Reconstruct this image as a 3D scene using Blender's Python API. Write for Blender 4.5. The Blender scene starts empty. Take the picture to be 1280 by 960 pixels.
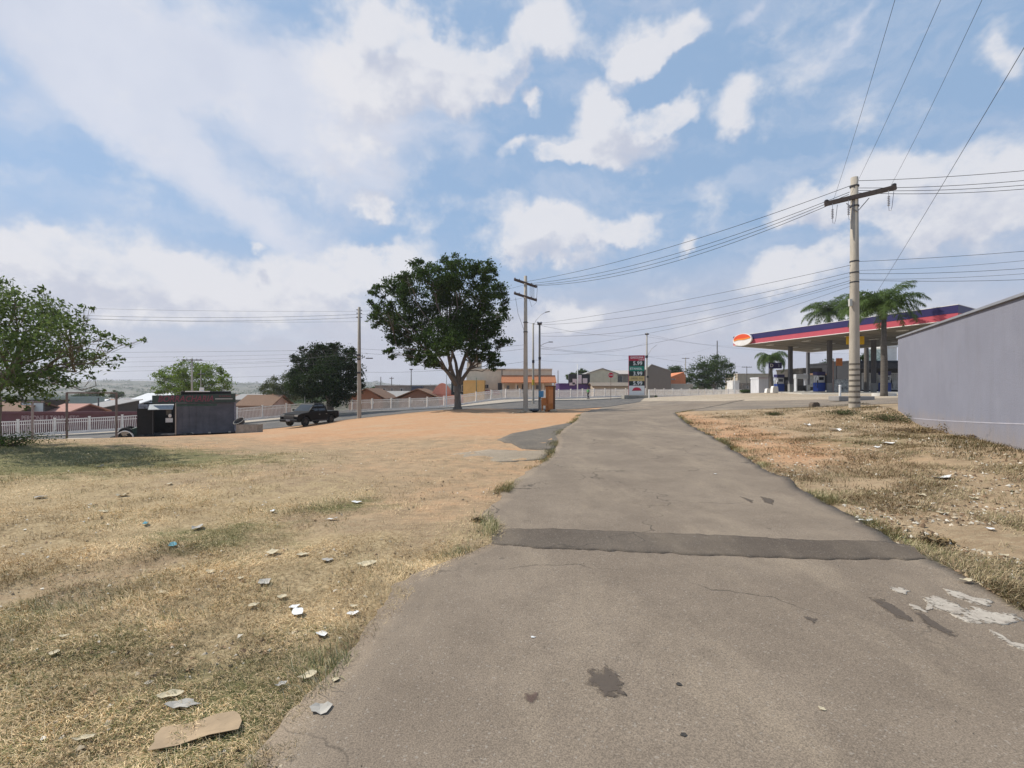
import bpy, bmesh, math, random
import numpy as np
from mathutils import Vector, Matrix
random.seed(7); RS = np.random.RandomState(7)
SC = bpy.context.scene
COL = SC.collection
R = math.radians
F = 600.0; CX = 640.0; HY = 487.0; EYE = 1.6   # focal length in photo pixels, centre column, eye-level row, eye height

# ------------------------------------------------------------------ camera
cam_d = bpy.data.cameras.new('camera'); cam = bpy.data.objects.new('camera', cam_d); COL.objects.link(cam)
cam.location = (0, 0, EYE); cam.rotation_euler = (R(90), 0, 0)
cam_d.sensor_width = 36; cam_d.lens = 36 * F / 1280; cam_d.shift_y = (HY - 480) / 1280
cam_d.clip_start = .05; cam_d.clip_end = 12000
SC.camera = cam
SC.view_settings.view_transform = 'Standard'; SC.view_settings.look = 'None'
SC.view_settings.exposure = 0.10; SC.view_settings.gamma = 1
SC.view_settings.use_curve_mapping = False

# ------------------------------------------------------------------ sun
SUN = Vector((-.94, .34, 1.12)).normalized()
sd = bpy.data.lights.new('sun', 'SUN'); sd.energy = 4.3; sd.angle = R(.55); sd.color = (1, .94, .84)
so = bpy.data.objects.new('sun', sd); COL.objects.link(so); so.rotation_euler = (SUN).to_track_quat('Z', 'Y').to_euler()

# ------------------------------------------------------------------ sky with clouds (world, by direction)
W = bpy.data.worlds.new('World'); SC.world = W; W.use_nodes = True
nt = W.node_tree; nt.nodes.clear()
def N(t, **k):
    n = nt.nodes.new(t)
    for a, b in k.items(): setattr(n, a, b)
    return n
def L(a, b): nt.links.new(a, b)
def M(op, a, b=None, c=None, clamp=False):
    n = N('ShaderNodeMath', operation=op); n.use_clamp = clamp
    for i, v in enumerate((a, b, c)):
        if v is None: continue
        if isinstance(v, (int, float)): n.inputs[i].default_value = v
        else: L(v, n.inputs[i])
    return n.outputs[0]
def sstep(v, a, b):
    n = N('ShaderNodeMapRange', interpolation_type='SMOOTHSTEP')
    L(v, n.inputs[0]); n.inputs[1].default_value = a; n.inputs[2].default_value = b
    return n.outputs[0]
def mixc(f, a, b):
    n = N('ShaderNodeMix', data_type='RGBA')
    if isinstance(f, (int, float)): n.inputs[0].default_value = f
    else: L(f, n.inputs[0])
    for i, v in ((6, a), (7, b)):
        if isinstance(v, tuple): n.inputs[i].default_value = (*v, 1)
        else: L(v, n.inputs[i])
    return n.outputs[2]
sky = N('ShaderNodeTexSky', sky_type='NISHITA'); sky.sun_disc = False
sky.sun_elevation = math.asin(SUN.z); sky.sun_rotation = math.atan2(SUN.x, SUN.y)
sky.air_density = 1.0; sky.dust_density = 1.2; sky.ozone_density = 1.4; sky.altitude = 600
tc = N('ShaderNodeTexCoord'); nrm = N('ShaderNodeVectorMath', operation='NORMALIZE'); L(tc.outputs['Generated'], nrm.inputs[0])
D = nrm.outputs[0]
sep = N('ShaderNodeSeparateXYZ'); L(D, sep.inputs[0])
az = M('ARCTAN2', sep.outputs[0], sep.outputs[1]); el = M('ARCSINE', sep.outputs[2])
# gentle domain warp for ragged outlines
wn = N('ShaderNodeTexNoise'); wn.inputs['Scale'].default_value = 5; wn.inputs['Detail'].default_value = 5; wn.inputs['Roughness'].default_value = .62
L(D, wn.inputs['Vector'])
ws = N('ShaderNodeSeparateColor'); L(wn.outputs['Color'], ws.inputs[0])
az2 = M('ADD', az, M('MULTIPLY', M('SUBTRACT', ws.outputs[0], .5), .16))
el2 = M('ADD', el, M('MULTIPLY', M('SUBTRACT', ws.outputs[1], .5), .16))
cb = N('ShaderNodeCombineXYZ'); L(az2, cb.inputs[0]); L(el2, cb.inputs[1]); UV = cb.outputs[0]
def dirof(px, py):
    x, z = (px - CX) / F, (HY - py) / F
    return math.atan2(x, 1), math.atan2(z, math.hypot(x, 1))
def blobs(lst, grow=1.0, vec=None):
    acc = None; vec = vec or UV
    for b in lst:
        px, py, rx, ry = b[:4]; ang = b[4] if len(b) > 4 else 0; w = b[5] if len(b) > 5 else 1
        u, v = dirof(px, py)
        u1, _ = dirof(px + rx, py); u0, _ = dirof(px - rx, py); _, v1 = dirof(px, py - ry); _, v0 = dirof(px, py + ry)
        mp = N('ShaderNodeMapping', vector_type='TEXTURE'); L(vec, mp.inputs[0])
        mp.inputs['Location'].default_value = (u, v, 0); mp.inputs['Rotation'].default_value = (0, 0, R(-ang))
        mp.inputs['Scale'].default_value = ((u1 - u0) / 2 * grow * 1.5, (v1 - v0) / 2 * grow * 1.5, 1)
        gr = N('ShaderNodeTexGradient', gradient_type='SPHERICAL'); L(mp.outputs[0], gr.inputs[0])
        acc = M('MULTIPLY', gr.outputs[1], 1.5 * w) if acc is None else M('MULTIPLY_ADD', gr.outputs[1], 1.5 * w, acc)
    return acc
cumulus = [(485,40,48,34),(540,88,70,46),(602,112,36,34),(625,95,30,26),(470,100,50,36,0,.8),(560,50,40,24,0,.6),(692,42,32,36),(652,48,18,18),(640,84,24,18),
 (800,45,48,24),(795,68,24,20),(856,50,22,24),(768,136,24,30),(800,165,50,32),(848,140,24,14),(706,188,18,17),(735,196,34,13),
 (915,155,22,28,-30),(657,185,24,12,-20),(672,130,12,12),(1262,55,30,20),
 (700,298,70,30),(650,312,34,24),(785,290,32,14),(700,275,24,14),(735,386,24,14),(860,308,9,8),
 (978,252,24,24),(1010,272,45,22),(1080,238,60,34),(1150,228,70,34),(1240,235,90,42),(1190,292,130,34),
 (90,325,120,34),(20,300,60,16),(230,352,70,26),(350,348,46,26),(430,345,60,26),(505,335,46,24),(150,378,200,26,0,.6),(430,390,200,20,0,.5),
 (460,268,18,14),(440,190,36,60,-10,.8),(305,310,12,7),(980,345,60,16,-12),(1030,400,140,30,0,.7)]
wisps = [(110,110,210,46,28),(250,215,190,52,32),(350,110,230,90,10,.9),(420,190,90,90,40,.8),(120,40,190,60,8,.8),(330,285,60,28,30,.6),
 (1060,30,110,16,-38,.8),(930,20,60,10,-30,.6),(900,90,80,16,-60,.3),(590,190,20,30,40,.4),(520,120,110,80,0,.6),(200,60,220,110,10,.55),(20,140,140,60,20,.6),(430,260,60,60,0,.4),(1180,60,90,16,-30,.5),(1000,70,60,12,-35,.5),(940,165,50,8,10,.5),(1020,110,70,10,-40,.4),(690,230,60,10,0,.4),(880,345,80,30,0,.5)]
def fbm(scale, detail, rough, vec, off=(0,0,0), rot=(0,0,0), sc=(1,1,1), dist=0):
    mp = N('ShaderNodeMapping'); L(vec, mp.inputs[0]); mp.inputs['Location'].default_value = off; mp.inputs['Rotation'].default_value = rot; mp.inputs['Scale'].default_value = sc
    n = N('ShaderNodeTexNoise'); n.inputs['Scale'].default_value = scale; n.inputs['Detail'].default_value = detail; n.inputs['Roughness'].default_value = rough
    n.inputs['Distortion'].default_value = dist
    L(mp.outputs[0], n.inputs['Vector']); return n.outputs[0]
n1 = fbm(9, 12, .6, D, sc=(1,1,1.3)); n1o = fbm(9, 7, .6, D, off=(.03,-.0,-.05), sc=(1,1,1.3)); n1c = fbm(4.2, 4, .55, D, off=(2,0,1), sc=(1,1,1.4))
cbl = M('MINIMUM', blobs(cumulus, 1.2), 1.25)
shv = N('ShaderNodeVectorMath', operation='ADD'); L(UV, shv.inputs[0]); shv.inputs[1].default_value = (-.012, .048, 0)
cup = M('MINIMUM', blobs(cumulus, 1.2, shv.outputs[0]), 1.25); dif = M('SUBTRACT', cup, cbl)
cd = M('ADD', M('MULTIPLY', cbl, .95), M('ADD', M('MULTIPLY', M('SUBTRACT', n1, .5), 3.1), M('MULTIPLY', M('SUBTRACT', n1c, .5), .6)))
cmask = sstep(M('SUBTRACT', cd, M('MULTIPLY', M('MAXIMUM', dif, 0.0), .35)), .04, 1.12)
n2 = fbm(3.2, 9, .62, UV, rot=(0,0,R(32)), sc=(1,3.2,1), dist=.4)
n2b = fbm(9, 6, .6, UV, rot=(0,0,R(38)), sc=(1,2.2,1))
wd = M('ADD', M('MULTIPLY', blobs(wisps), .62), M('ADD', M('MULTIPLY', M('SUBTRACT', n2, .5), 1.35), M('MULTIPLY', M('SUBTRACT', n2b, .5), .6)))
veil = M('MULTIPLY', sstep(M('ADD', n2, M('MULTIPLY', M('SUBTRACT', n2b, .5), .5)), .42, .75), .38)
wmask = M('MAXIMUM', M('MULTIPLY', sstep(wd, .10, 1.15), .9), veil)
# clear sky: nishita pulled towards a milky blue, then a pale low band
skyc = mixc(.75, sky.outputs[0], (3.3, 4.85, 7.1))
hz = sstep(el, .34, .0)
# broken grey sheet low down
n3 = fbm(2.6, 8, .58, D, sc=(1,1,4.5))
low = M('MULTIPLY', sstep(el, .27, .10), sstep(n3, .28, .56))
c0 = mixc(M('MULTIPLY', hz, .85), skyc, (5.0, 5.25, 6.2))
c1 = mixc(M('MULTIPLY', low, .85), c0, (5.3, 5.4, 6.25))
grey = sstep(fbm(2.2, 5, .55, D, off=(3,1,0)), .45, .68)
wcol = mixc(M('MULTIPLY', grey, .75), (6.7, 6.95, 7.8), (5.0, 5.5, 6.8))
c2 = mixc(wmask, c1, wcol)
sh = sstep(M('ADD', M('MULTIPLY', M('SUBTRACT', n1o, n1), 3.6), M('ADD', M('MULTIPLY', dif, 1.1), M('ADD', M('MULTIPLY', cbl, .22), M('MULTIPLY', M('SUBTRACT', n1c, .5), .9)))), -.15, 1.05)
ccol = mixc(sh, (7.45, 7.45, 7.8), (5.4, 5.65, 6.6))
c3 = mixc(M('MULTIPLY', cmask, .90), c2, ccol)
# below the horizon the sky is never seen; keep it earth-toned for bounce
c4 = mixc(sstep(el, -.01, -.05), c3, (1.3, 1.1, .9))
bg = N('ShaderNodeBackground'); bg.inputs['Strength'].default_value = .1; L(c4, bg.inputs[0])
ow = N('ShaderNodeOutputWorld'); L(bg.outputs[0], ow.inputs[0])

# ------------------------------------------------------------------ helpers
def at(px, py, Y): return Vector(((px - CX) / F * Y, Y, EYE - (py - HY) / F * Y))
def xz(px, Y): return (px - CX) / F * Y
CP = [(-22,14,.0)]
def cp(px, py, Y): CP.append(((px - CX) / F * Y, Y, EYE - (py - HY) / F * Y))
for x in (-12,-6,-3,0,3,6): CP.append((x, -6, 0)); CP.append((x, 1.5, 0))
for x in (-9,-5,-2,1,4): CP += [(x,6,0)]
CP += [(-8,10,0),(-4,10,0),(0,10,0),(5,10,.0),(1,18,0),(6,18,.06),(-15,14,0),(-22,13,-.1),(-10,16,-.1),(8,4,.25),(12,2,.4),(7.5,7,.15)]
for p in [(83,553,27),(145,555,27),(40,557,24),(190,548,33),(240,545,34),(296,541,35),(320,541,36),(385,533,38),(420,527,41),(449,523,43),(560,512.5,44),(572,511,42),
          (657,515,38),(655,511.5,44),(685,514,39),(740,512,41),(700,540,18.2),(835,517,28),(1000,509,26),(1068,510,23),(1127,512,19),(1139,529,17.5),
          (1162,536,15.3),(1227,550,11.3),(1280,563,9.3),(1000,500,35),(988,491,56),(1105,495,36),(1040,490.5,50),(1150,493,45),(1250,494,60),(771,501,68),
          (796,498,66),(0,549,43.5),(150,540,48),(325,525.5,54.6),(440,516,60),(560,510,67),(690,500,76.6),(735,498.3,81),(830,497,90.6),(925,496,103.5),
          (-80,553,35),(0,556,32),(460,540,20),(350,560,16),(530,525,28),(620,500.5,72),(1000,489.5,80),(1150,489.5,90)]: cp(*p)
CP += [(-60,30,-3.2),(-70,70,-4.2),(-40,90,-5),(0,120,-1.5),(50,140,0),(110,60,1.3),(110,120,1.2),(60,20,1.2),(30,4,1.0),(-40,5,-1),(-60,-20,-2),(0,-40,0),(40,-40,.5),(-20,140,-4),(-90,120,-6)]
CPa = np.array(CP, float)
def U(r2): return np.where(r2 > 1e-9, .5 * r2 * np.log(np.maximum(r2, 1e-9)), 0)
def _tps():
    P = CPa[:, :2]; n = len(P)
    r2 = ((P[:, None] - P[None]) ** 2).sum(-1)
    A = np.zeros((n + 3, n + 3)); A[:n, :n] = U(r2) + np.eye(n) * 6.0
    A[:n, n] = 1; A[:n, n + 1:] = P; A[n, :n] = 1; A[n + 1:, :n] = P.T
    b = np.zeros(n + 3); b[:n] = CPa[:, 2]
    return np.linalg.solve(A, b)
TW = _tps()
def sm(a, b, t):
    t = np.clip((t - a) / (b - a), 0, 1); return t * t * (3 - 2 * t)
def Hs(x, y):
    x = np.asarray(x, float); y = np.asarray(y, float); sh_ = x.shape; xf = x.ravel(); yf = y.ravel()
    xc = np.clip(xf, -110, 125); yc = np.clip(yf, -60, 160); out = np.empty(len(xf)); n = len(CPa)
    for i in range(0, len(xf), 20000):
        a, b = xc[i:i+20000], yc[i:i+20000]
        r2 = (a[:, None] - CPa[None, :, 0]) ** 2 + (b[:, None] - CPa[None, :, 1]) ** 2
        out[i:i+20000] = U(r2) @ TW[:n] + TW[n] + TW[n+1] * a + TW[n+2] * b
    out = np.clip(out, -7, 1.9)
    r = np.hypot(xf, yf); t = sm(120, 420, r)
    far = -1.5 - 12 * sm(80, -400, xf)
    return (out * (1 - t) + far * t).reshape(sh_)
def H(x, y): return float(Hs(np.array([x]), np.array([y]))[0])
# value noise
_PT = RS.rand(256, 256)
def vn(x, y):
    xi = np.floor(x).astype(int); yi = np.floor(y).astype(int); fx = x - xi; fy = y - yi
    fx = fx * fx * (3 - 2 * fx); fy = fy * fy * (3 - 2 * fy)
    g = lambda a, b: _PT[a & 255, b & 255]
    return (g(xi, yi) * (1 - fx) + g(xi + 1, yi) * fx) * (1 - fy) + (g(xi, yi + 1) * (1 - fx) + g(xi + 1, yi + 1) * fx) * fy
def fb(x, y, o=4, s=1.0):
    v = 0; a = .5
    for k in range(o): v = v + a * vn(x * s + 17.3 * k, y * s - 9.1 * k); s *= 2.03; a *= .5
    return v / (1 - .5 ** o)

def Hg(x, y):
    x = np.asarray(x, float); y = np.asarray(y, float)
    return Hs(x, y) + sm(31, 13, np.hypot(x, y)) * ((fb(x, y, 4, .8) - .5) * .10 + (fb(x + 9, y, 3, 4) - .5) * .05)
def tagp(o, label=None, cat=None, group=None, kind=None):
    if label: o['label'] = label
    if cat: o['category'] = cat
    if group: o['group'] = group
    if kind: o['kind'] = kind
    return o
def thing(name, label, cat, loc=(0,0,0), rz=0, group=None):
    o = bpy.data.objects.new(name, None); COL.objects.link(o); o.location = loc; o.rotation_euler = (0, 0, rz); o.empty_display_size = .3
    return tagp(o, label, cat, group)
def npmesh(name, verts, faces, m=None, parent=None, smooth=False, cols=None, cname='tint'):
    """verts (n,3); faces: list of (k,m) int arrays"""
    me = bpy.data.meshes.new(name); verts = np.asarray(verts, np.float32)
    if not isinstance(faces, list): faces = [faces]
    faces = [np.asarray(f, np.int32) for f in faces if len(f)]
    tot = [np.full(len(f), f.shape[1], np.int32) for f in faces]
    lv = np.concatenate([f.ravel() for f in faces]); tot = np.concatenate(tot)
    me.vertices.add(len(verts)); me.vertices.foreach_set('co', verts.ravel())
    me.loops.add(len(lv)); me.loops.foreach_set('vertex_index', lv)
    me.polygons.add(len(tot)); st = np.zeros(len(tot), np.int32); st[1:] = np.cumsum(tot)[:-1]
    me.polygons.foreach_set('loop_start', st); me.polygons.foreach_set('loop_total', tot)
    if smooth: me.polygons.foreach_set('use_smooth', np.ones(len(tot), bool))
    if cols is not None:
        a = me.color_attributes.new(cname, 'FLOAT_COLOR', 'POINT'); c = np.ones((len(verts), 4), np.float32); c[:, :3] = cols; a.data.foreach_set('color', c.ravel())
    me.update(calc_edges=True); me.validate()
    if m: me.materials.append(m)
    o = bpy.data.objects.new(name, me); COL.objects.link(o)
    if parent: o.parent = parent
    return o

# ------------------------------------------------------------------ materials
MATS = {}
def mat(name, col, rough=.8, var=.18, scale=3.0, metal=0.0, bump=0.0, bscale=30.0, spec=.3, tint=None, streak=None, dirt=None, coat=0):
    if name in MATS: return MATS[name]
    m = bpy.data.materials.new(name); m.use_nodes = True; t = m.node_tree; b = t.nodes['Principled BSDF']; MATS[name] = m
    b.inputs['Roughness'].default_value = rough; b.inputs['Metallic'].default_value = metal; b.inputs['Specular IOR Level'].default_value = spec
    if coat: b.inputs['Coat Weight'].default_value = coat
    tcn = t.nodes.new('ShaderNodeTexCoord'); src = tcn.outputs['Object']
    if streak:
        mp = t.nodes.new('ShaderNodeMapping'); mp.inputs['Scale'].default_value = streak; t.links.new(src, mp.inputs[0]); vec = mp.outputs[0]
    else: vec = src
    nz = t.nodes.new('ShaderNodeTexNoise'); nz.inputs['Scale'].default_value = scale; nz.inputs['Detail'].default_value = 7; nz.inputs['Roughness'].default_value = .62
    t.links.new(vec, nz.inputs['Vector'])
    mr = t.nodes.new('ShaderNodeMapRange'); mr.inputs[1].default_value = .28; mr.inputs[2].default_value = .72; t.links.new(nz.outputs[0], mr.inputs[0])
    mx = t.nodes.new('ShaderNodeMix'); mx.data_type = 'RGBA'; t.links.new(mr.outputs[0], mx.inputs[0])
    c2 = dirt if dirt else tuple(c * (1 - var) for c in col)
    mx.inputs[6].default_value = (*c2, 1); mx.inputs[7].default_value = (*[min(1, c * (1 + var * .6)) for c in col], 1)
    out = mx.outputs[2]
    if tint:
        at_ = t.nodes.new('ShaderNodeVertexColor'); at_.layer_name = 'tint'
        mm = t.nodes.new('ShaderNodeMix'); mm.data_type = 'RGBA'; mm.blend_type = 'MULTIPLY'; mm.inputs[0].default_value = 1
        t.links.new(out, mm.inputs[6]); t.links.new(at_.outputs[0], mm.inputs[7]); out = mm.outputs[2]
    t.links.new(out, b.inputs['Base Color'])
    if bump:
        nb = t.nodes.new('ShaderNodeTexNoise'); nb.inputs['Scale'].default_value = bscale; nb.inputs['Detail'].default_value = 5; t.links.new(vec, nb.inputs['Vector'])
        bp = t.nodes.new('ShaderNodeBump'); bp.inputs['Strength'].default_value = bump; bp.inputs['Distance'].default_value = .02
        t.links.new(nb.outputs[0], bp.inputs['Height']); t.links.new(bp.outputs[0], b.inputs['Normal'])
    return m
# ================================================================== GROUND
def road_left(Y):
    pts = np.array([(-12,-1.6),(-3,-1.35),(1.2,-1.12),(2.05,-1.06),(2.44,-1.0),(3.28,-.93),(3.87,-.88),(4.5,-.6),(4.73,-.4),(5.0,-.2),(5.5,-.2),(6.08,-.3),(6.8,-.2),(8.5,.14),(11.6,.97),(18.1,1.8),(24,3.2),(32,4.6),(41,6.8)])
    return np.interp(Y, pts[:, 0], pts[:, 1])
def road_right(Y):
    pts = np.array([(-12,3.3),(0,3.55),(3.52,3.75),(4.2,3.93),(4.73,4.0),(5.25,4.1),(6.1,4.25),(8.5,4.8),(14.1,6.1),(20,7.4),(23.7,8.3),(28,9.5),(32,13),(41,20)])
    return np.interp(Y, pts[:, 0], pts[:, 1])
def edge_jit(y, s):  # ragged asphalt edge
    return (fb(y * 1.3 + s, y * 0 + s, 4) - .5) * .28 + (fb(y * 9 + s, y * 0 + 3 * s, 3) - .5) * .09

def nodemat(name):
    m = bpy.data.materials.new(name); m.use_nodes = True; t = m.node_tree
    b = t.nodes['Principled BSDF']
    def NN(ty, **k):
        n = t.nodes.new(ty)
        for a, c in k.items(): setattr(n, a, c)
        return n
    def LL(a, c): t.links.new(a, c)
    def noise(scale, detail=6, rough=.6, vec=None, sc=None, out=0, dist=0):
        n = NN('ShaderNodeTexNoise'); n.inputs['Scale'].default_value = scale; n.inputs['Detail'].default_value = detail; n.inputs['Roughness'].default_value = rough; n.inputs['Distortion'].default_value = dist
        v = vec
        if sc:
            mp = NN('ShaderNodeMapping'); mp.inputs['Scale'].default_value = sc; LL(vec, mp.inputs[0]); v = mp.outputs[0]
        LL(v, n.inputs['Vector']); return n.outputs[out]
    def ramp(v, a, c, lo=0., hi=1., smooth=True):
        n = NN('ShaderNodeMapRange'); n.interpolation_type = 'SMOOTHSTEP' if smooth else 'LINEAR'
        LL(v, n.inputs[0]); n.inputs[1].default_value = a; n.inputs[2].default_value = c; n.inputs[3].default_value = lo; n.inputs[4].default_value = hi; return n.outputs[0]
    def mix(f, a, c, blend='MIX'):
        n = NN('ShaderNodeMix', data_type='RGBA', blend_type=blend)
        if isinstance(f, (int, float)): n.inputs[0].default_value = f
        else: LL(f, n.inputs[0])
        for i, v in ((6, a), (7, c)):
            if isinstance(v, tuple): n.inputs[i].default_value = (*v, 1)
            else: LL(v, n.inputs[i])
        return n.outputs[2]
    def math_(op, a, c=None):
        n = NN('ShaderNodeMath', operation=op)
        for i, v in enumerate((a, c)):
            if v is None: continue
            if isinstance(v, (int, float)): n.inputs[i].default_value = v
            else: LL(v, n.inputs[i])
        return n.outputs[0]
    def bump(h, strength, dist, prev=None):
        n = NN('ShaderNodeBump'); n.inputs['Strength'].default_value = strength; n.inputs['Distance'].default_value = dist
        LL(h, n.inputs['Height'])
        if prev: LL(prev, n.inputs['Normal'])
        return n.outputs[0]
    pos = NN('ShaderNodeNewGeometry').outputs['Position']
    return m, t, b, NN, LL, noise, ramp, mix, math_, bump, pos

# zone weights painted over the lot: R orange earth, G green growth, B straw cover
def zones(x, y):
    n = fb(x, y, 5, .35); n2 = fb(x + 40, y, 4, 1.1)
    def g(cx, cy, rx, ry, a=0):
        ca, sa = math.cos(R(a)), math.sin(R(a)); dx, dy = x - cx, y - cy
        u = (dx * ca + dy * sa) / rx; v = (-dx * sa + dy * ca) / ry
        return np.exp(-(u * u + v * v))
    org = sm(8.5, 19, y + (n - .5) * 7 + (x + 4) * .35) * sm(-27, -15, x + (n2 - .5) * 4 + (y - 20) * .35)
    org = org * sm(9, 5, x - y * .12); org = np.maximum(org, .6 * g(1.6, 12, 1.2, 4.5, -12)) ; org = np.maximum(org, .62 * g(7.2, 14, 1.2, 5, 18))
    org = np.maximum(org, .5 * g(10, 20, 3.5, 3.0))
    org = org * (1 - .65 * g(-3, 15, 4, 2.2, 10))
    grn = 1.25 * g(-13, 10.5, 8, 3.2, 8) + .7 * g(-3.1, 5.2, 1.1, .7) + .75 * g(-2.3, 6.6, .9, .6) + .4 * g(-4.5, 3.2, 2.2, .9) + .5 * g(-1.3, 2.3, .35, 1.0) + .42 * g(-2.6, 2.5, 2.0, 1.1)
    grn = grn + .8 * g(-24, 14, 10, 4) + .6 * g(9.5, 12.5, 3, 2.5) + .35 * g(13.5, 20, 4, 2)
    grn = np.clip(grn, 0, 1)
    strw = sm(17, 9, y + (n - .5) * 8) * (1 - .8 * np.clip(org, 0, 1))
    strw = strw * np.where(x > 3, .45 + .3 * (n2 - .5), 1)
    dl = road_left(y) - x; bare = np.maximum(sm(3.4, .3, dl + (n2 - .5) * 2.2) * sm(4.2, 6.5, y + (n - .5) * 3), .85 * sm(8.5, 3.0, dl + (n2 - .5) * 4) * sm(5.5, 10, y + (n - .5) * 5)) * (dl > -.5)
    strw = strw * (1 - .8 * bare); org = np.maximum(org, .46 * bare)
    strw = strw * (1 - .45 * sm(.56, .72, fb(x + 11, y + 5, 4, .55)))
    return np.clip(org, 0, 1), grn, np.clip(strw, 0, 1)

def hillz(X, Y): return 62 * sm(750, 2700, np.hypot(X, Y)) * (.15 + fb(X * .0026 + 5, Y * .0013, 5, 1.0))
def make_ground():
    def axis(lo, hi, a, n):
        u = np.linspace(math.asinh(lo / a), math.asinh(hi / a), n); return a * np.sinh(u)
    xs = axis(-3500, 3500, 7, 640); ys = axis(-400, 4200, 7, 520)
    X, Y = np.meshgrid(xs, ys); Z = Hs(X, Y)
    near = sm(31, 13, np.hypot(X, Y))
    bmp = (fb(X, Y, 4, .8) - .5) * .10 + (fb(X + 9, Y, 3, 4) - .5) * .05
    inroad = sm(-.25, .25, X - road_left(Y)) * sm(-.25, .25, road_right(Y) - X) * (Y < 43)
    Z = Z + near * bmp * (1 - inroad) - .02 * inroad * near
    # earth banked against the wall foot
    hills = hillz(X, Y)
    Z = Z + hills
    V = np.stack([X.ravel(), Y.ravel(), Z.ravel()], 1); ny, nx = X.shape
    i = np.arange(ny * nx).reshape(ny, nx); Fq = np.stack([i[:-1, :-1].ravel(), i[:-1, 1:].ravel(), i[1:, 1:].ravel(), i[1:, :-1].ravel()], 1)
    o_, g_, s_ = zones(X.ravel(), Y.ravel())
    m, t, b, NN, LL, noise, ramp, mix, math_, bump, pos = nodemat('ground_soil')
    vc = NN('ShaderNodeVertexColor'); vc.layer_name = 'zone'; sp = NN('ShaderNodeSeparateColor'); LL(vc.outputs[0], sp.inputs[0])
    big = noise(.55, 6, .6, pos); mid = noise(2.6, 7, .65, pos); fine = noise(22, 6, .7, pos); str_ = noise(3, 8, .7, pos, (1, 4.5, 1), dist=1.2)
    base = mix(ramp(mid, .3, .7), (.29, .205, .125), (.42, .305, .19))
    base = mix(ramp(str_, .45, .66, 0, .7), base, (.42, .33, .21))
    orange = mix(ramp(str_, .35, .7), (.42, .232, .125), (.55, .345, .20))
    orange = mix(ramp(big, .45, .65, 0, .55), orange, (.46, .33, .21))
    col = mix(ramp(math_('ADD', sp.outputs[0], math_('ADD', math_('MULTIPLY', math_('SUBTRACT', mid, .5), 1.1), math_('MULTIPLY', math_('SUBTRACT', str_, .5), .8))), .2, .9), base, orange)
    straw = mix(ramp(fine, .35, .65), (.30, .215, .115), (.54, .42, .245))
    col = mix(ramp(math_('ADD', sp.outputs[2], math_('MULTIPLY', math_('SUBTRACT', mid, .5), 1.3)), .5, .95, 0, .8), col, straw)
    green = mix(ramp(fine, .3, .7), (.075, .085, .030), (.20, .195, .085))
    col = mix(ramp(math_('ADD', sp.outputs[1], math_('MULTIPLY', math_('SUBTRACT', noise(1.7, 7, .7, pos, (1,1.6,1)), .5), 1.6)), .35, .85, 0, .85), col, green)
    col = mix(ramp(noise(6, 5, .7, pos), .60, .72, 0, .35), col, (.12, .085, .05))
    # far off: scrub and town tones
    dist = NN('ShaderNodeVectorMath', operation='LENGTH'); LL(pos, dist.inputs[0])
    farc = mix(ramp(noise(.03, 8, .8, pos), .42, .58), (.035, .055, .028), (.22, .19, .15))
    col = mix(ramp(dist.outputs['Value'], 110, 170), col, farc)
    LL(col, b.inputs['Base Color']); b.inputs['Roughness'].default_value = .95; b.inputs['Specular IOR Level'].default_value = .1
    nb = bump(fine, .8, .03); nb = bump(noise(70, 4, .7, pos), .6, .012, nb); LL(nb, b.inputs['Normal'])
    o = npmesh('ground', V, Fq, m, smooth=True)
    a = o.data.color_attributes.new('zone', 'FLOAT_COLOR', 'POINT'); c = np.ones((len(V), 4), np.float32); c[:, 0] = o_; c[:, 1] = g_; c[:, 2] = s_; a.data.foreach_set('color', c.ravel())
    o['kind'] = 'structure'
make_ground()

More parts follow.
